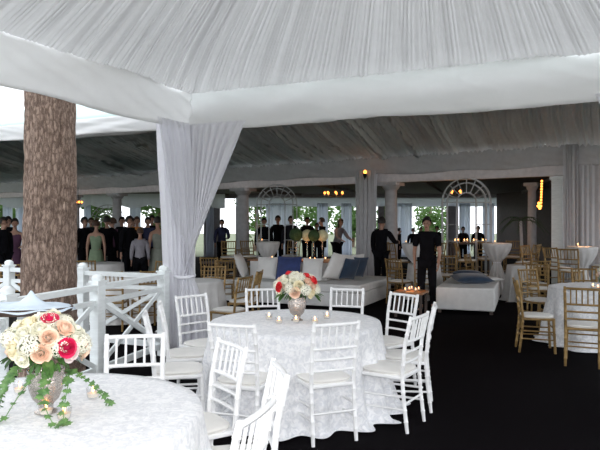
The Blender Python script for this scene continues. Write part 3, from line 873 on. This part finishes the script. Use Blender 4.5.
for px, py, lab in [(269, 320, 'votive candle at the left of the middle table'), (279, 324, 'second votive candle left of the vase on the middle table'), (296, 323, 'votive candle right at the foot of the vase on the middle table'),
                    (315, 324, 'votive candle right of the vase on the middle table'), (327, 319, 'rightmost votive candle on the middle table')]:
    put(px, py, .762, lab, GC)
for px, d, z, lab, g in [
    (593, 8.35, .765, 'candle on the right-edge table, left of the small bouquet', 'candles on the right-edge table'), (598, 8.2, .765, 'candle on the right-edge table, closest to the picture edge', 'candles on the right-edge table'),
    (495, 14.3, 1.172, 'candle on the high table below the right garden arch', None), (578, 12.4, 1.172, 'candle on the high table in front of the grey drapes', None),
    (262, 15.4, 1.172, 'candle on the high table below the left garden arch', None), (406, 14.1, 1.172, 'candle on the high table that the turned-away server reaches for', None)]:
    votive(at(px, d, z), 0, lab, g)
for i, (x, y) in enumerate([(-1.55, .75), (-1.38, .85), (-1.22, .72), (-1.08, .95), (-2.3, .9)]):
    votive(DB(x, y, .857), 0, ['candle on the centre block behind the bouquet', 'candle on the centre block, second from the bouquet', 'candle on the centre block in the middle of the row', 'candle on the centre block nearest the tilted pillow', 'lone candle at the left part of the centre block'][i], 'candles on the daybed block')
# low candle table
pt = at(411, 11.0)
t = thing('coffee_table', 'low reddish wooden table with candles left of the ottoman', 'table', pt, -.4)
softbox(-.26, .26, -.26, .26, .40, .44).build('tabletop', 'warmwood', t, bevel=.006)
for x in (-.22, .22):
    for y in (-.22, .22): softbox(x-.02, x+.02, y-.02, y+.02, 0, .40).build('leg', 'darkwood', t)
for i, (x, y) in enumerate([(-.12, -.1), (-.02, .06), (.06, -.12), (.14, .02), (.04, .16)]):
    votive(pt+V(x, y, .441), 0, 'small candle in the cluster on the low reddish table', 'candle cluster on the low reddish table')
# candle row on a shelf table behind the right arch
ps = at(471, 16.8)
t = thing('buffet_table', 'long dark table with a row of candles behind the right garden arch', 'table', ps)
softbox(-.6, .6, -.25, .25, 1.06, 1.10).build('tabletop', 'darkwood', t)
for x in (-.55, .55):
    for y in (-.2, .2): softbox(x-.025, x+.025, y-.025, y+.025, 0, 1.06).build('leg', 'darkwood', t)
for i in range(8):
    o = votive(ps+V(-.45+.125*i, (.1 if i % 2 else -.08), 1.101), 0, 'candle in the glowing row seen through the right garden arch', 'row of candles behind the right garden arch')
    o.scale = (1.6,)*3

# chandeliers -----------------------------------------------------------
def chandelier(px, d, z, n, w, label, zc=2.95):
    t = thing('chandelier', label, 'chandelier', at(px, d, z))
    mb = MB(); pts = [(w*math.cos(2*PI*k/24), w*math.sin(2*PI*k/24), 0) for k in range(24)]; mb.tube(pts, .012, 6, closed=True)
    for k in range(4): mb.tube([(w*math.cos(PI/2*k), w*math.sin(PI/2*k), 0), (0, 0, .16)], .008, 6)
    mb.tube([(0, 0, .14), (0, 0, zc-z)], .010, 6)
    mb.build('frame', 'darkmetal', t)
    for k in range(n):
        a = 2*PI*(k+.4)/n
        mb = MB(); mb.lathe([(.018, 0), (.018, .05), (.001, .05)], c=(w*math.cos(a), w*math.sin(a), .01), n=8); ct = mb.build('candle_tube', 'wax', t)
        mb = MB(); mb.ball((w*math.cos(a), w*math.sin(a), .10), .036, 6, (1, 1, 1.2)); mb.build('bulb', 'bulb', ct)
chandelier(334, 20, 2.50, 7, .30, 'ring chandelier with amber lights hanging above the suited men')
chandelier(456, 17, 2.40, 4, .17, 'small chandelier with amber lights seen through the right garden arch')
chandelier(78, 23, 2.30, 4, .14, 'small chandelier with an amber light beside the pine trunk')
# bead lights
p = on_line(541, 1.0)
t = thing('bead_lights', 'vertical string of amber bead lights ending in a bright cluster, right side', 'light', Vector((p.x, p.y, 0)))
zt = H-(181-HY)*p.y/F; zb = H-(204-HY)*p.y/F
mb = MB(); mb.tube([(.03, 0, 2.98), (.02, 0, zt), (-.01, 0, zb)], .004, 6); mb.build('cord', 'darkmetal', t)
for k in range(9):
    z = zt+(zb-zt)*k/8.5; mb = MB(); mb.ball((.02-.02*k/8, 0, z), .027, 6); mb.build('bulb', 'bulb', t)
for dx, dz in ((-.05, .02), (-.07, -.05), (-.01, -.05), (-.03, -.1)):
    mb = MB(); mb.ball((dx, 0, zb+dz), .035, 6); mb.build('bulb', 'bulb', t)
# sconce on the draped pole
p = on_line(365, -.42)
z = H-(176-HY)*p.y/F
t = thing('pole_sconce', 'small amber sconce high on the draped middle pole', 'light', Vector((p.x, p.y, z)))
mb = MB(); mb.lathe([(.015, -.07), (.05, 0), (.06, .07), (.055, .07), (.045, .0), (.01, -.06)], n=14); mb.tube([(0, 0, -.06), (0, .22, -.10)], .01, 6); mb.build('holder', 'darkmetal', t)
mb = MB(); mb.ball((0, -.02, .09), .045, 8, (1, 1, 1.5)); mb.build('bulb', 'bulb', t)

# potted palm ------------------------------------------------------------
pp = at(521, 15.6)
t = thing('potted_palm', 'dark potted palm standing before the dark wall on the right', 'plant', pp)
mb = MB(); mb.lathe([(.001, 0), (.16, 0), (.21, .38), (.22, .40), (.18, .40), (.17, .34), (.001, .34)], n=24); mb.build('planter', 'terracotta', t)
mb = MB(); mb.tube([(0, 0, .3), (.02, 0, 1.0), (0, .02, 1.7)], [.05, .04, .035], 10); mb.build('stem', 'stone_col', t)
for k in range(14):
    a = k*2.4; L0 = .45+.1*(k % 3); mb = MB()
    P = [Vector((math.cos(a)*L0*s, math.sin(a)*L0*s, 1.68+.45*s*(1.1-.5*(k % 2))-.55*s*s)) for s in [i/8 for i in range(9)]]
    mb.tube(P, .006, 5)
    for i in range(1, 9):
        for sg in (-1, 1):
            d = (P[i]-P[i-1]).normalized(); sd = d.cross(Vector((0, 0, 1))).normalized()*sg
            tip = P[i]+sd*.16*(1.1-i/9)+d*.08-Vector((0, 0, .04))
            mb.add([P[i]-d*.012, tip, P[i]+d*.012, P[i]+Vector((0, 0, .004))], [(0, 1, 2), (0, 2, 3)])
    mb.build('frond', 'topiary', t, smooth=0)

# ------------------------------------------------------------------ bouquets
def petal_cup(mb, c, R, axis_rot, r, h, open_, w, n=5):
    """one curled petal"""
    def fn(i, j):
        u = (i-.5)*2; v = j
        ww = w*math.sin(min(1, .25+v*.95)*PI*.62)
        a = u*ww/max(r, .004)*.5
        rad = r*(.55+.45*min(1, v*1.6))+open_*v*v
        z = h*v-.25*max(0, open_)*v**3-.10*h*u*u*v
        p = Vector((rad*math.cos(a), rad*math.sin(a), z))
        return c+R@(axis_rot@p)
    mb.grid(fn, n, n)
def rose(mb, c, nrm, size, rn):
    R = Vector((0, 0, 1)).rotation_difference(nrm).to_matrix()
    c = Vector(c)
    k = 0
    for ring, (cnt, r, op, hh) in enumerate(((3, .16, -.14, .95), (4, .34, -.16, .92), (5, .52, -.08, .82), (6, .66, .06, .66), (6, .72, .30, .48))):
        for i in range(cnt):
            A = Matrix.Rotation(2*PI*i/cnt+ring*.7+rn.uniform(-.15, .15), 3, 'Z')
            petal_cup(mb, c-nrm*size*.35, R, A@Matrix.Rotation(rn.uniform(-.12, .12), 3, 'X'), r*size, hh*size*rn.uniform(.88, 1.08), (op+rn.uniform(-.07, .07))*size, size*(.35+.75*r))
def hydrangea(mb, c, nrm, size, rn, n=70):
    c = Vector(c)
    for i in range(n):
        z = 1-1.5*(i+.5)/n; a = i*2.39996; s = math.sqrt(max(0, 1-z*z))
        d = Vector((s*math.cos(a), s*math.sin(a), z)); d = Vector((0, 0, 1)).rotation_difference(nrm).to_matrix()@d
        q = c+d*size*rn.uniform(.88, 1.08)
        t1 = d.orthogonal().normalized(); t1 = Matrix.Rotation(rn.uniform(0, 6), 3, d)@t1; t2 = d.cross(t1)
        fs = size*.26
        for k in range(4):
            b = t1*math.cos(k*PI/2)+t2*math.sin(k*PI/2); s2 = d.cross(b)
            mb.add([q, q+b*fs*.55+s2*fs*.38+d*fs*.1, q+b*fs*.95+d*fs*.02, q+b*fs*.55-s2*fs*.38+d*fs*.1], [(0, 1, 2, 3)])
def leaf(mb, c, dirv, up, L, w, n=5):
    dirv = dirv.normalized(); side = dirv.cross(up).normalized(); nn = side.cross(dirv)
    def fn(i, j):
        u = (i-.5)*2; v = j
        ww = w*math.sin(PI*min(.999, v*.92+.05))**.8*(1-.25*v)
        return Vector(c)+dirv*L*v+side*u*ww*.5+nn*(-.25*L*v*v-.10*w*(1-abs(u))*1.0)
    mb.grid(fn, 5, n+2)
def ivyleaf(mb, c, d, up, s):
    d = d.normalized(); sd = d.cross(up).normalized(); nn = sd.cross(d)
    out = [(0, 0), (.28, .10), (.55, .02), (.38, .38), (.42, .62), (.16, .62), (0, 1.0), (-.16, .62), (-.42, .62), (-.38, .38), (-.55, .02), (-.28, .10)]
    vs = [Vector(c)+sd*x*s+d*y*s-nn*(.2*abs(x)*s) for x, y in out]
    mid = Vector(c)+d*.4*s+nn*.02*s
    mb.add(vs+[mid], [(i, (i+1) % 12, 12) for i in range(12)])
def vase(t, r=.078, h=.20):
    mb = MB()
    pr = [(.001, 0), (.62, 0), (.64, .03), (.40, .08), (.34, .13), (.42, .20), (.72, .33), (.92, .55), (1.0, .78), (.97, .92), (1.04, 1.0), (.98, 1.0), (.90, .92), (.92, .78), (.84, .56), (.62, .36), (.001, .26)]
    mb.lathe([(a*r, b*h) for a, b in pr], n=48, fn=lambda a, z: 1+.018*math.sin(a*16)*(1 if z > .2*h else 0)); mb.build('vase', 'silver', t, smooth=60)
def bouquet(p, label, reds, seed, vr=.078, vh=.20, ivy=True, R=.19, hh=.15, small=False, redmat='red', base=.10):
    rn = random.Random(seed)
    t = thing('flower_arrangement', label, 'flowers', p)
    vase(t, vr, vh)
    cen = Vector((0, 0, vh+base*.55))
    n = 34 if not small else 20
    for i in range(n):
        z = 1-1.30*(i+.5)/n; a = i*2.39996+seed; s = math.sqrt(max(0, 1-z*z))
        d = Vector((s*math.cos(a), s*math.sin(a), z))
        q = cen+Vector((d.x*R, d.y*R, d.z*hh))*rn.uniform(.82, .97)
        sz = rn.uniform(.040, .052)
        m = rn.choice(['cream', 'ivory', 'cream', 'cream', 'peach', 'ivory', 'ivory', 'cream', 'pinkw'])
        if i % 3 == 1:
            mb = MB(); hydrangea(mb, q-d*.02, d, .050, rn); mb.build('hydrangea', 'ivory', t, smooth=0)
        else:
            mb = MB(); rose(mb, q, d, sz, rn); mb.build('rose', m, t, smooth=180)
    for (dx, dy, dz, sz) in reds:
        d = Vector((dx, dy, dz)).normalized()
        q = cen+Vector((d.x*R, d.y*R, d.z*hh))*1.04
        mb = MB(); rose(mb, q, d, sz, rn); mb.build('rose', redmat, t, smooth=180)['label'] = 'deep red-pink rose'
    for i in range(22 if not small else 14):
        a = i*2.1+seed; d = Vector((math.cos(a), math.sin(a), rn.uniform(-.7, .15)))
        q = cen+Vector((math.cos(a)*R*.72, math.sin(a)*R*.72, -hh*.25))
        mb = MB(); leaf(mb, q, d, Vector((0, 0, 1)), rn.uniform(.07, .11), rn.uniform(.035, .05)); mb.build('leaf', 'green', t, smooth=180)
    # a core of foliage so no gaps show
    mb = MB()
    for i in range(160):
        d = Vector((rn.gauss(0, 1), rn.gauss(0, 1), rn.gauss(0, .7))).normalized(); q = cen+Vector((d.x*R, d.y*R, d.z*hh))*rn.uniform(.3, .75)
        leaf(mb, q, d, Vector((.1, .2, 1)).normalized(), .05, .028, 2)
    fo = mb.build('foliage', 'green', t, smooth=180)
    if ivy:
        for k, (a, L0, drop) in enumerate(ivy):
            P = []
            for s in range(14):
                f = s/13
                rad = R*.55+L0*f; z = vh+.05*math.sin(f*PI)-drop*f**1.2
                z = max(z, .012+.01*math.sin(f*9+k))
                P.append(Vector((math.cos(a+.35*math.sin(f*3+k))*rad, math.sin(a+.35*math.sin(f*3+k))*rad, z)))
            mb = MB(); mb.tube(P, .0022, 5)
            for s in range(2, 14):
                d = (P[s]-P[s-1]).normalized(); sd = d.cross(Vector((0, 0, 1))).normalized()
                for sg in ((-1, 1) if s % 2 else (1,)):
                    ivyleaf(mb, P[s]+Vector((0, 0, .004)), (d*.6+sd*sg+Vector((0, 0, rn.uniform(-.2, .3)))), Vector((rn.uniform(-.3, .3), rn.uniform(-.3, .3)-.5, .8)).normalized(), rn.uniform(.026, .042))
            mb.build('ivy_vine', 'ivy', t, smooth=0)
    return t
bouquet(at(46, 2.93, .762), 'large cream bouquet with red roses and trailing ivy in a silver vase, lower left',
        [(.28, -.45, 1.0, .040), (.74, -.62, .08, .046)], 3, vr=.082, vh=.205, R=.185, hh=.155, base=.20,
        ivy=[(-2.6, .17, .22), (-2.0, .12, .24), (-.5, .14, .26), (-.9, .15, .22), (.1, .18, .20), (3.3, .13, .2), (-3.0, .10, .16)])
bouquet(at(297, 5.66, .762), 'cream and pink bouquet in a silver vase on the middle table',
        [(-.72, -.62, .15, .048), (.40, -.40, .80, .036), (-.40, -.2, 1.0, .036), (.62, -.4, .50, .044)], 8, vr=.085, vh=.215, R=.205, hh=.15, ivy=False, redmat='scarlet', base=.14)
bouquet(TR+V(.0, 0, .762), 'small white bouquet cut off by the right picture edge on the gold-chair table', [], 12, vr=.06, vh=.13, R=.13, hh=.11, ivy=False, small=True)

# dark-rimmed round stand with folded blue-white cloth
pc = V(-2.13, 4.60); PZ = .06
t = thing('bistro_table', 'dark oval bistro table topped with a peaked bluish-white cloth, left behind the big bouquet', 'table', pc)
mb = MB(); mb.lathe([(.001, 0), (.24, 0), (.24, .02), (.03, .05), (.03, .96), (.10, .985), (.001, .985)], n=24); mb.build('pedestal', 'darkmetal', t)
mb = MB(); mb.lathe([(.001, .985), (.42, .955), (.44, .985), (.44, 1.0), (.001, 1.0)], n=56); mb.build('tabletop', 'darkwood', t)
def nap(i, j):
    a = 2*PI*i; r = j; rr = .455*r
    pk = .12*math.exp(-(((rr*math.cos(a)-.16)**2+(rr*math.sin(a)+.10)**2)**.5)/.07)
    dz = -.025*max(0, (r-.9)/.1)*(1+.5*math.sin(a*9))
    return Vector((rr*math.cos(a), rr*math.sin(a), 1.004+pk+dz+.002*math.sin(a*9)*r))
mb = MB(); mb.grid(nap, 120, 60, wrap=True)
o = mb.build('cloth', 'bluecloth', smooth=180, solid=.003, loc=pc); t.scale = (1, .55, 1.035); o.scale = (1, .55, 1.035)
tag(o, 'bluish-white cloth spread over the dark bistro table, rising to a small peak', 'cloth')

# ------------------------------------------------------------------ people
def skin_obj(name, parent, verts, edges, radii, material, sub=1, root=0):
    me = bpy.data.meshes.new(name); bm = bmesh.new()
    lay = bm.verts.layers.skin.verify(); bv = []
    for i, (v, r) in enumerate(zip(verts, radii)):
        q = bm.verts.new(v); q[lay].radius = r if isinstance(r, tuple) else (r, r); q[lay].use_root = (i == root); bv.append(q)
    for a, b in edges: bm.edges.new((bv[a], bv[b]))
    bm.to_mesh(me); bm.free(); me.materials.append(M[material])
    o = bpy.data.objects.new(name, me); COL.objects.link(o); adopt(o, parent)
    s = o.modifiers.new('skin', 'SKIN'); s.use_smooth_shade = True; s.use_x_symmetry = False; s.branch_smoothing = .6
    ss = o.modifiers.new('sub', 'SUBSURF'); ss.levels = ss.render_levels = sub
    return o
def person(label, p, look, h=1.75, top='black', bottom='black', sleeves='long', dress=None, hair='hair_d', hairstyle='short', arms=((0, 0), (0, 0)), lean=0.0, female=False, fingers=False, sub=1, sit=False, step=.0):
    """arms: per side (raise forward angle, elbow bend)"""
    d = (look-p).normalized()
    t = thing('person', label, 'person', p, rot_to(d)); k = h/1.75
    t.scale = (k, k, k)
    sh = .165 if female else .19
    drop = -.45 if sit else 0
    lx = math.sin(lean); lz = math.cos(lean)
    def T_(x, y, z):                    # torso leaning forward about the hips
        zz = z-.95; return Vector((x, y*lz+zz*lx, .95+zz*lz-y*lx*0+drop))
    Vs = []; Es = []; Rs = []
    def av(v, r, frm=None):
        Vs.append(Vector(v)); Rs.append(r); i = len(Vs)-1
        if frm is not None: Es.append((frm, i))
        return i
    pel = av(T_(0, 0, .95), (.13, .105)); 
    wa = av(T_(0, 0, 1.10), (.115 if female else .13, .09), pel); ch = av(T_(0, .01, 1.32), (.14 if female else .16, .10), wa)
    uc = av(T_(0, .0, 1.39), (.095, .065), ch); nb = av(T_(0, .0, 1.455), (.055, .05), uc); nk = av(T_(0, .01, 1.51), (.048, .05), nb)
    jw = av(T_(0, .03, 1.565), (.062, .075), nk); hd = av(T_(0, .02, 1.645), (.077, .094), jw); tp = av(T_(0, .01, 1.715), (.055, .065), hd)
    av(T_(0, .125, 1.605), (.012, .012), jw)      # nose
    for s in (-1, 1): av(T_(s*.082, .01, 1.615), (.010, .018), hd)   # ears
    LG = []; AR = []
    for s in (-1, 1):
        hip = av(Vector((s*.09, 0, .90+drop)), .088, pel)
        st = step*s
        if sit:
            kn = av(Vector((s*.11, .42, .50)), .062, hip); an = av(Vector((s*.11, .40, .09)), .04, kn)
        else:
            kn = av(Vector((s*.10, .02+st*.5, .50)), .058, hip); cf = av(Vector((s*.10, -.005+st*.7, .34)), .054, kn); an = av(Vector((s*.10, -.02+st, .09)), .036, cf)
        he = av(Vecadd(Vs[an], (0, .02, -.05)), .034, an); to = av(Vecadd(Vs[an], (s*.02, .15, -.055)), .028, he)
        LG.append((hip, kn, an, he, to))
        fa, eb = arms[0 if s < 0 else 1]
        S0 = T_(s*sh, 0, 1.39); so = av(S0, .050, uc)
        ang1 = fa
        dirU = Vector((s*.18, math.sin(ang1), -math.cos(ang1))).normalized()
        El = S0+dirU*.285; el = av(El, .040, so)
        ang2 = fa+eb
        dirF = Vector((s*.02-s*.25*min(1, eb), math.sin(ang2), -math.cos(ang2))).normalized()
        Wr = El+dirF*.245; wr = av(Wr, .027, el)
        Pm = Wr+dirF*.075; pm = av(Pm, (.034, .018), wr)
        if fingers:
            side = Vector((0, 1, 0)).cross(dirF)
            ax = dirF.cross(Vector((1, 0, 0))).normalized()    # spread of the knuckles
            nn = ax.cross(dirF).normalized()*(-s)
            for f, (o_, L_) in enumerate(((-.028, .062), (-.010, .072), (.010, .068), (.027, .052))):
                a0 = av(Pm+ax*o_*.9+dirF*.012, .0095, pm)
                a1 = av(Pm+ax*o_+dirF*(.02+L_*.5)+nn*.006, .009, a0); av(Pm+ax*o_+dirF*(.02+L_*.85)+nn*.026, .0075, a1)
            th = av(Wr+dirF*.03+ax*-.036, .010, wr); av(Wr+dirF*.075+ax*-.052+nn*.02, .0085, th)
        else:
            for o_, L_ in ((-.024, .05), (-.008, .062), (.008, .058), (.023, .044)):
                av(Pm+Vector((0, o_, 0))+dirF*L_+Vector((0, 0, 0)), .0088, pm)
            av(Wr+dirF*.06+Vector((0, .045, 0)), .0095, wr)
        AR.append((so, el, wr, S0, El, Wr))
    bod = skin_obj('body', t, Vs, Es, Rs, 'skin', sub)
    # face details
    hc = Vs[hd]
    mb = MB()
    for s in (-1, 1): mb.ball((Vs[jw].x+s*.030, Vs[hd].y+.085, Vs[hd].z-.005), .009, 5)
    mb.build('eyes', 'hair_d', bod)
    mb = MB(); mb.ball((Vs[jw].x, Vs[jw].y+.068, Vs[jw].z-.005), .02, 5, (1.1, .4, .3)); mb.build('mouth', 'plum', bod)
    def cl(name, idx, ed, rr, m, root=0): return skin_obj(name, t, [Vs[i] if isinstance(i, int) else i for i in idx], ed, rr, m, sub, root)
    if dress:
        c = .02
        cl('dress', [pel, wa, ch, Vecadd(Vs[ch], (0, 0, .07)), AR[0][0], AR[1][0]], [(0, 1), (1, 2), (2, 3), (2, 4), (2, 5)],
           [(.16, .135), (.13, .11), (.155, .125), (.10, .08), (.05, .05), (.05, .05)], dress)
        mb = MB(); z0 = 1.02+drop; hem = .42 if not sit else .3
        mb.grid(lambda i, r: Vector(((.145+.09*r)*(1+.05*math.sin(2*PI*i*9)*r)*math.cos(2*PI*i), (.125+.10*r)*(1+.05*math.sin(2*PI*i*9)*r)*math.sin(2*PI*i), z0+(hem-z0)*r)), 54, 10, wrap=True)
        mb.build('skirt', dress, t, smooth=180)
    else:
        yk = T_(0, .0, 1.395)
        idx = [T_(0, 0, .90), T_(0, 0, .98), wa, ch, yk, T_(0, .005, 1.47)]; ed = [(0, 1), (1, 2), (2, 3), (3, 4), (4, 5)]
        rr = [(.155, .130), (.160, .130), (.148 if not female else .135, .118), (.182 if not female else .158, .126), (.125 if not female else .11, .095), (.066, .066)]
        for s in (0, 1):
            so, el, wr, S0, El, Wr = AR[s]
            n0 = len(idx); idx.append(so); ed.append((4, n0)); rr.append(.080)
            if sleeves == 'long':
                idx += [el, Wr.lerp(El, .12)]; ed += [(n0, n0+1), (n0+1, n0+2)]; rr += [.058, .042]
            else:
                idx += [S0.lerp(El, .75)]; ed += [(n0, n0+1)]; rr += [.062]
        cl('jacket' if sleeves == 'long' else 'shirt', idx, ed, rr, top, 3)
        idx = [pel]; ed = []; rr = [(.145, .122)]
        for s in (0, 1):
            hip, kn, an = LG[s][0], LG[s][1], LG[s][2]; n0 = len(idx)
            idx += [hip, kn, Vecadd(Vs[an], (0, 0, .0))]; ed += [(0, n0), (n0, n0+1), (n0+1, n0+2)]; rr += [.105, .080, .062]
        cl('trousers', idx, ed, rr, bottom)
    for s in (0, 1):
        he, to = LG[s][3], LG[s][4]
        skin_obj('shoe', t, [Vecadd(Vs[he], (0, -.03, .0)), Vecadd(Vs[he], (0, .05, 0)), Vs[to]], [(0, 1), (1, 2)], [.037, .04, .032], 'shoe', 1)
    # hair: shell over the skull, longer for women
    mb = MB()
    def hr(i, j):
        a = 2*PI*i; f = j*PI*.60
        front = math.sin(a) > .25
        ff = f*(.62 if front else 1.0)
        r = Vector((.088*math.sin(ff)*math.cos(a), .108*math.sin(ff)*math.sin(a)-.008, .118*math.cos(ff)))
        return hc+Vector((0, 0, .005))+r*(1+.03*math.sin(a*7))
    mb.grid(hr, 32, 9, wrap=True)
    if hairstyle == 'long':
        mb.ball(tuple(hc+Vector((0, -.06, -.10))), .085, 8, (.95, .6, 1.5))
    if hairstyle == 'bun': mb.ball(tuple(hc+Vector((0, -.10, .05))), .05, 8)
    mb.build('hair', hair, bod, smooth=180)
    return t
def Vecadd(v, d): return Vector(v)+Vector(d)

# the two servers
person('server in black facing away, one arm reaching towards a candle, behind the daybed', at(381, 14.4), at(420, 16.0), 1.77, arms=((.1, .15), (.75, .75)), fingers=True, sub=2, lean=.03)
person('server in dark short-sleeved shirt and black trousers walking beside the ottoman', at(427, 11.7), at(385, 8.0), 1.75, top='black', sleeves='short', arms=((.15, .25), (-.12, .2)), fingers=True, sub=2, step=.08)
# figures beyond the rear tent
far_people = [
    (3, 13.6, at(18, 13.5), dict(h=1.76, top='black'), 'man in black jacket at the far left picture edge, back turned'),
    (15, 14.7, at(3, 13), dict(h=1.74, dress='plum', female=True, hairstyle='bun', arms=((.3, 1.1), (.35, 1.0))), 'woman with hair in a bun and bare arms left of the pine trunk'),
    (84, 16.0, at(110, 15.5), dict(h=1.78, top='black'), 'man in dark suit immediately right of the pine trunk'),
    (96, 15.1, at(112, 16.5), dict(h=1.70, dress='palegreen', female=True, hair='hair_b'), 'woman in a pale green knee-length dress among the crowd'),
    (107, 15.6, at(98, 17), dict(h=1.80, top='black'), 'tall man in black suit right of the woman in pale green'),
    (113, 16.0, at(100, 16), dict(h=1.76, top='plum', hair='hair_b'), 'guest in plum jacket just left of the round column'),
    (129, 15.2, at(140, 15), dict(h=1.80, top='black'), 'man in black suit just right of the round column'),
    (137, 17.0, at(130, 15), dict(h=1.80, top='orange', hair='hair_b'), 'guest in an orange top in the crowd'),
    (140, 14.3, at(150, 17), dict(h=1.52, top='greyc', female=True, hair='hair_b'), 'short guest in a grey jacket in the crowd'),
    (148, 16.4, at(140, 14), dict(h=1.78, top='navy'), 'man in navy suit behind the guest in grey'),
    (152, 17.6, at(145, 14), dict(h=1.84, top='black'), 'tall man in black behind the woman in the sage dress'),
    (158, 14.6, at(150, 15), dict(h=1.78, dress='sage', female=True), 'woman in a long sage dress nearest the tied drape'),
    (91, 18.6, at(100, 15), dict(h=1.78, top='charcoal', hair='hair_b'), 'guest in charcoal standing behind the woman in pale green'),
    (122, 17.8, at(110, 16), dict(h=1.80, top='black'), 'man in black partly hidden by the round column'),
    (133, 18.5, at(150, 17), dict(h=1.76, top='charcoal'), 'guest in charcoal far back in the crowd, right of the column'),
    (8, 16.5, at(20, 16), dict(h=1.80, top='black'), 'man in black behind the couple left of the pine trunk'),
    (222, 21.5, at(215, 18), dict(h=1.74, top='navy', arms=((.5, .9), (.2, .3))), 'man in navy before the bright opening right of the tied drape'),
    (264, 19.5, at(270, 15), dict(h=1.78, top='black'), 'man in black seen through the left side of the left garden arch'),
    (278, 20.0, at(270, 19), dict(h=1.86, top='black'), 'tall figure in black in the middle of the left garden arch'),
    (291, 19.5, at(280, 18), dict(h=1.84, top='charcoal', arms=((.6, 1.2), (.2, .2))), 'man in charcoal at the right side of the left garden arch'),
    (307, 22.0, at(320, 21), dict(h=1.82, top='black', arms=((.6, 1.3), (.5, 1.2))), 'man in dark suit with raised hands behind the topiary balls'),
    (317, 22.5, at(310, 20), dict(h=1.62, top='black'), 'shorter figure between the two dark-suited men'),
    (322, 21.0, at(300, 21), dict(h=1.80, top='black'), 'man in dark suit standing in profile right of the topiary balls'),
    (337, 20.5, at(350, 20), dict(h=1.78, top='greyc', female=True, hairstyle='long', lean=.25, arms=((.6, .6), (.5, .7))), 'woman in grey leaning forward left of the draped pole'),
    (399, 24.0, at(430, 24), dict(h=1.42, top='charcoal', female=True), 'small guest in the distance between the two servers'),
    (413, 24.0, at(430, 22), dict(h=1.42, top='black'), 'distant guest at the back, left of the dark-shirted server'),
    (421, 25.0, at(400, 22), dict(h=1.45, top='greyc', hair='hair_b'), 'distant guest in grey close to the dark-shirted server'),
    (437, 24.0, at(420, 22), dict(h=1.50, top='black'), 'distant guest right of the dark-shirted server'),
    (478, 22.0, at(490, 20), dict(h=1.52, top='black'), 'distant guest seen through the right garden arch'),
    (463, 23.0, at(480, 20), dict(h=1.48, top='charcoal'), 'distant guest at the left in the right garden arch'),
]
for px, d, look, kw, lab in far_people: person(lab, at(px, d), look, **kw)

# ------------------------------------------------------------------ light
def lamp(name, kind, loc, energy, color, size=.1):
    l = bpy.data.lights.new(name, kind); l.energy = energy; l.color = color
    if kind in ('POINT', 'SPOT'): l.shadow_soft_size = size
    o = bpy.data.objects.new(name, l); COL.objects.link(o); o.location = loc; return o
lamp('camera_flash', 'POINT', (.04, .02, 1.74), 190, (1, .97, .95), .03)
for i, (px, d, z) in enumerate([(334, 20, 2.35), (456, 16.6, 2.3), (306, 13.0, 1.02), (411, 11.0, .62), (497, 14.3, 1.4), (582, 12.3, 1.35), (470, 16.8, 1.4)]):
    lamp('warm_light', 'POINT', at(px, d, z), [14, 8, 2, 2, 2, 3, 4][i], (1, .5, .22), .06)
w = bpy.data.worlds.new('World'); sc.world = w; w.use_nodes = True
nt = w.node_tree; bg = nt.nodes['Background']
tcn = nt.nodes.new('ShaderNodeTexCoord'); sp = nt.nodes.new('ShaderNodeSeparateXYZ'); cr = nt.nodes.new('ShaderNodeValToRGB')
nt.links.new(tcn.outputs['Generated'], sp.inputs[0]); nt.links.new(sp.outputs['Z'], cr.inputs[0]); nt.links.new(cr.outputs[0], bg.inputs[0])
cr.color_ramp.elements[0].color = (.92, .95, 1.0, 1); cr.color_ramp.elements[1].color = (.88, .94, 1.0, 1)
bg.inputs[1].default_value = 1.9

# ------------------------------------------------------------------ camera
cd = bpy.data.cameras.new('camera'); cam = bpy.data.objects.new('camera', cd); COL.objects.link(cam)
cam.location = (0, 0, H); cam.rotation_euler = (PI/2, 0, 0)
cd.sensor_width = 36; cd.lens = 36*F/600; cd.shift_y = -3/600; cd.clip_start = .05; cd.clip_end = 300
sc.camera = cam
vs = sc.view_settings; vs.view_transform = 'Standard'; vs.look = 'None'; vs.exposure = 0.30; vs.gamma = 1.0; vs.use_curve_mapping = False
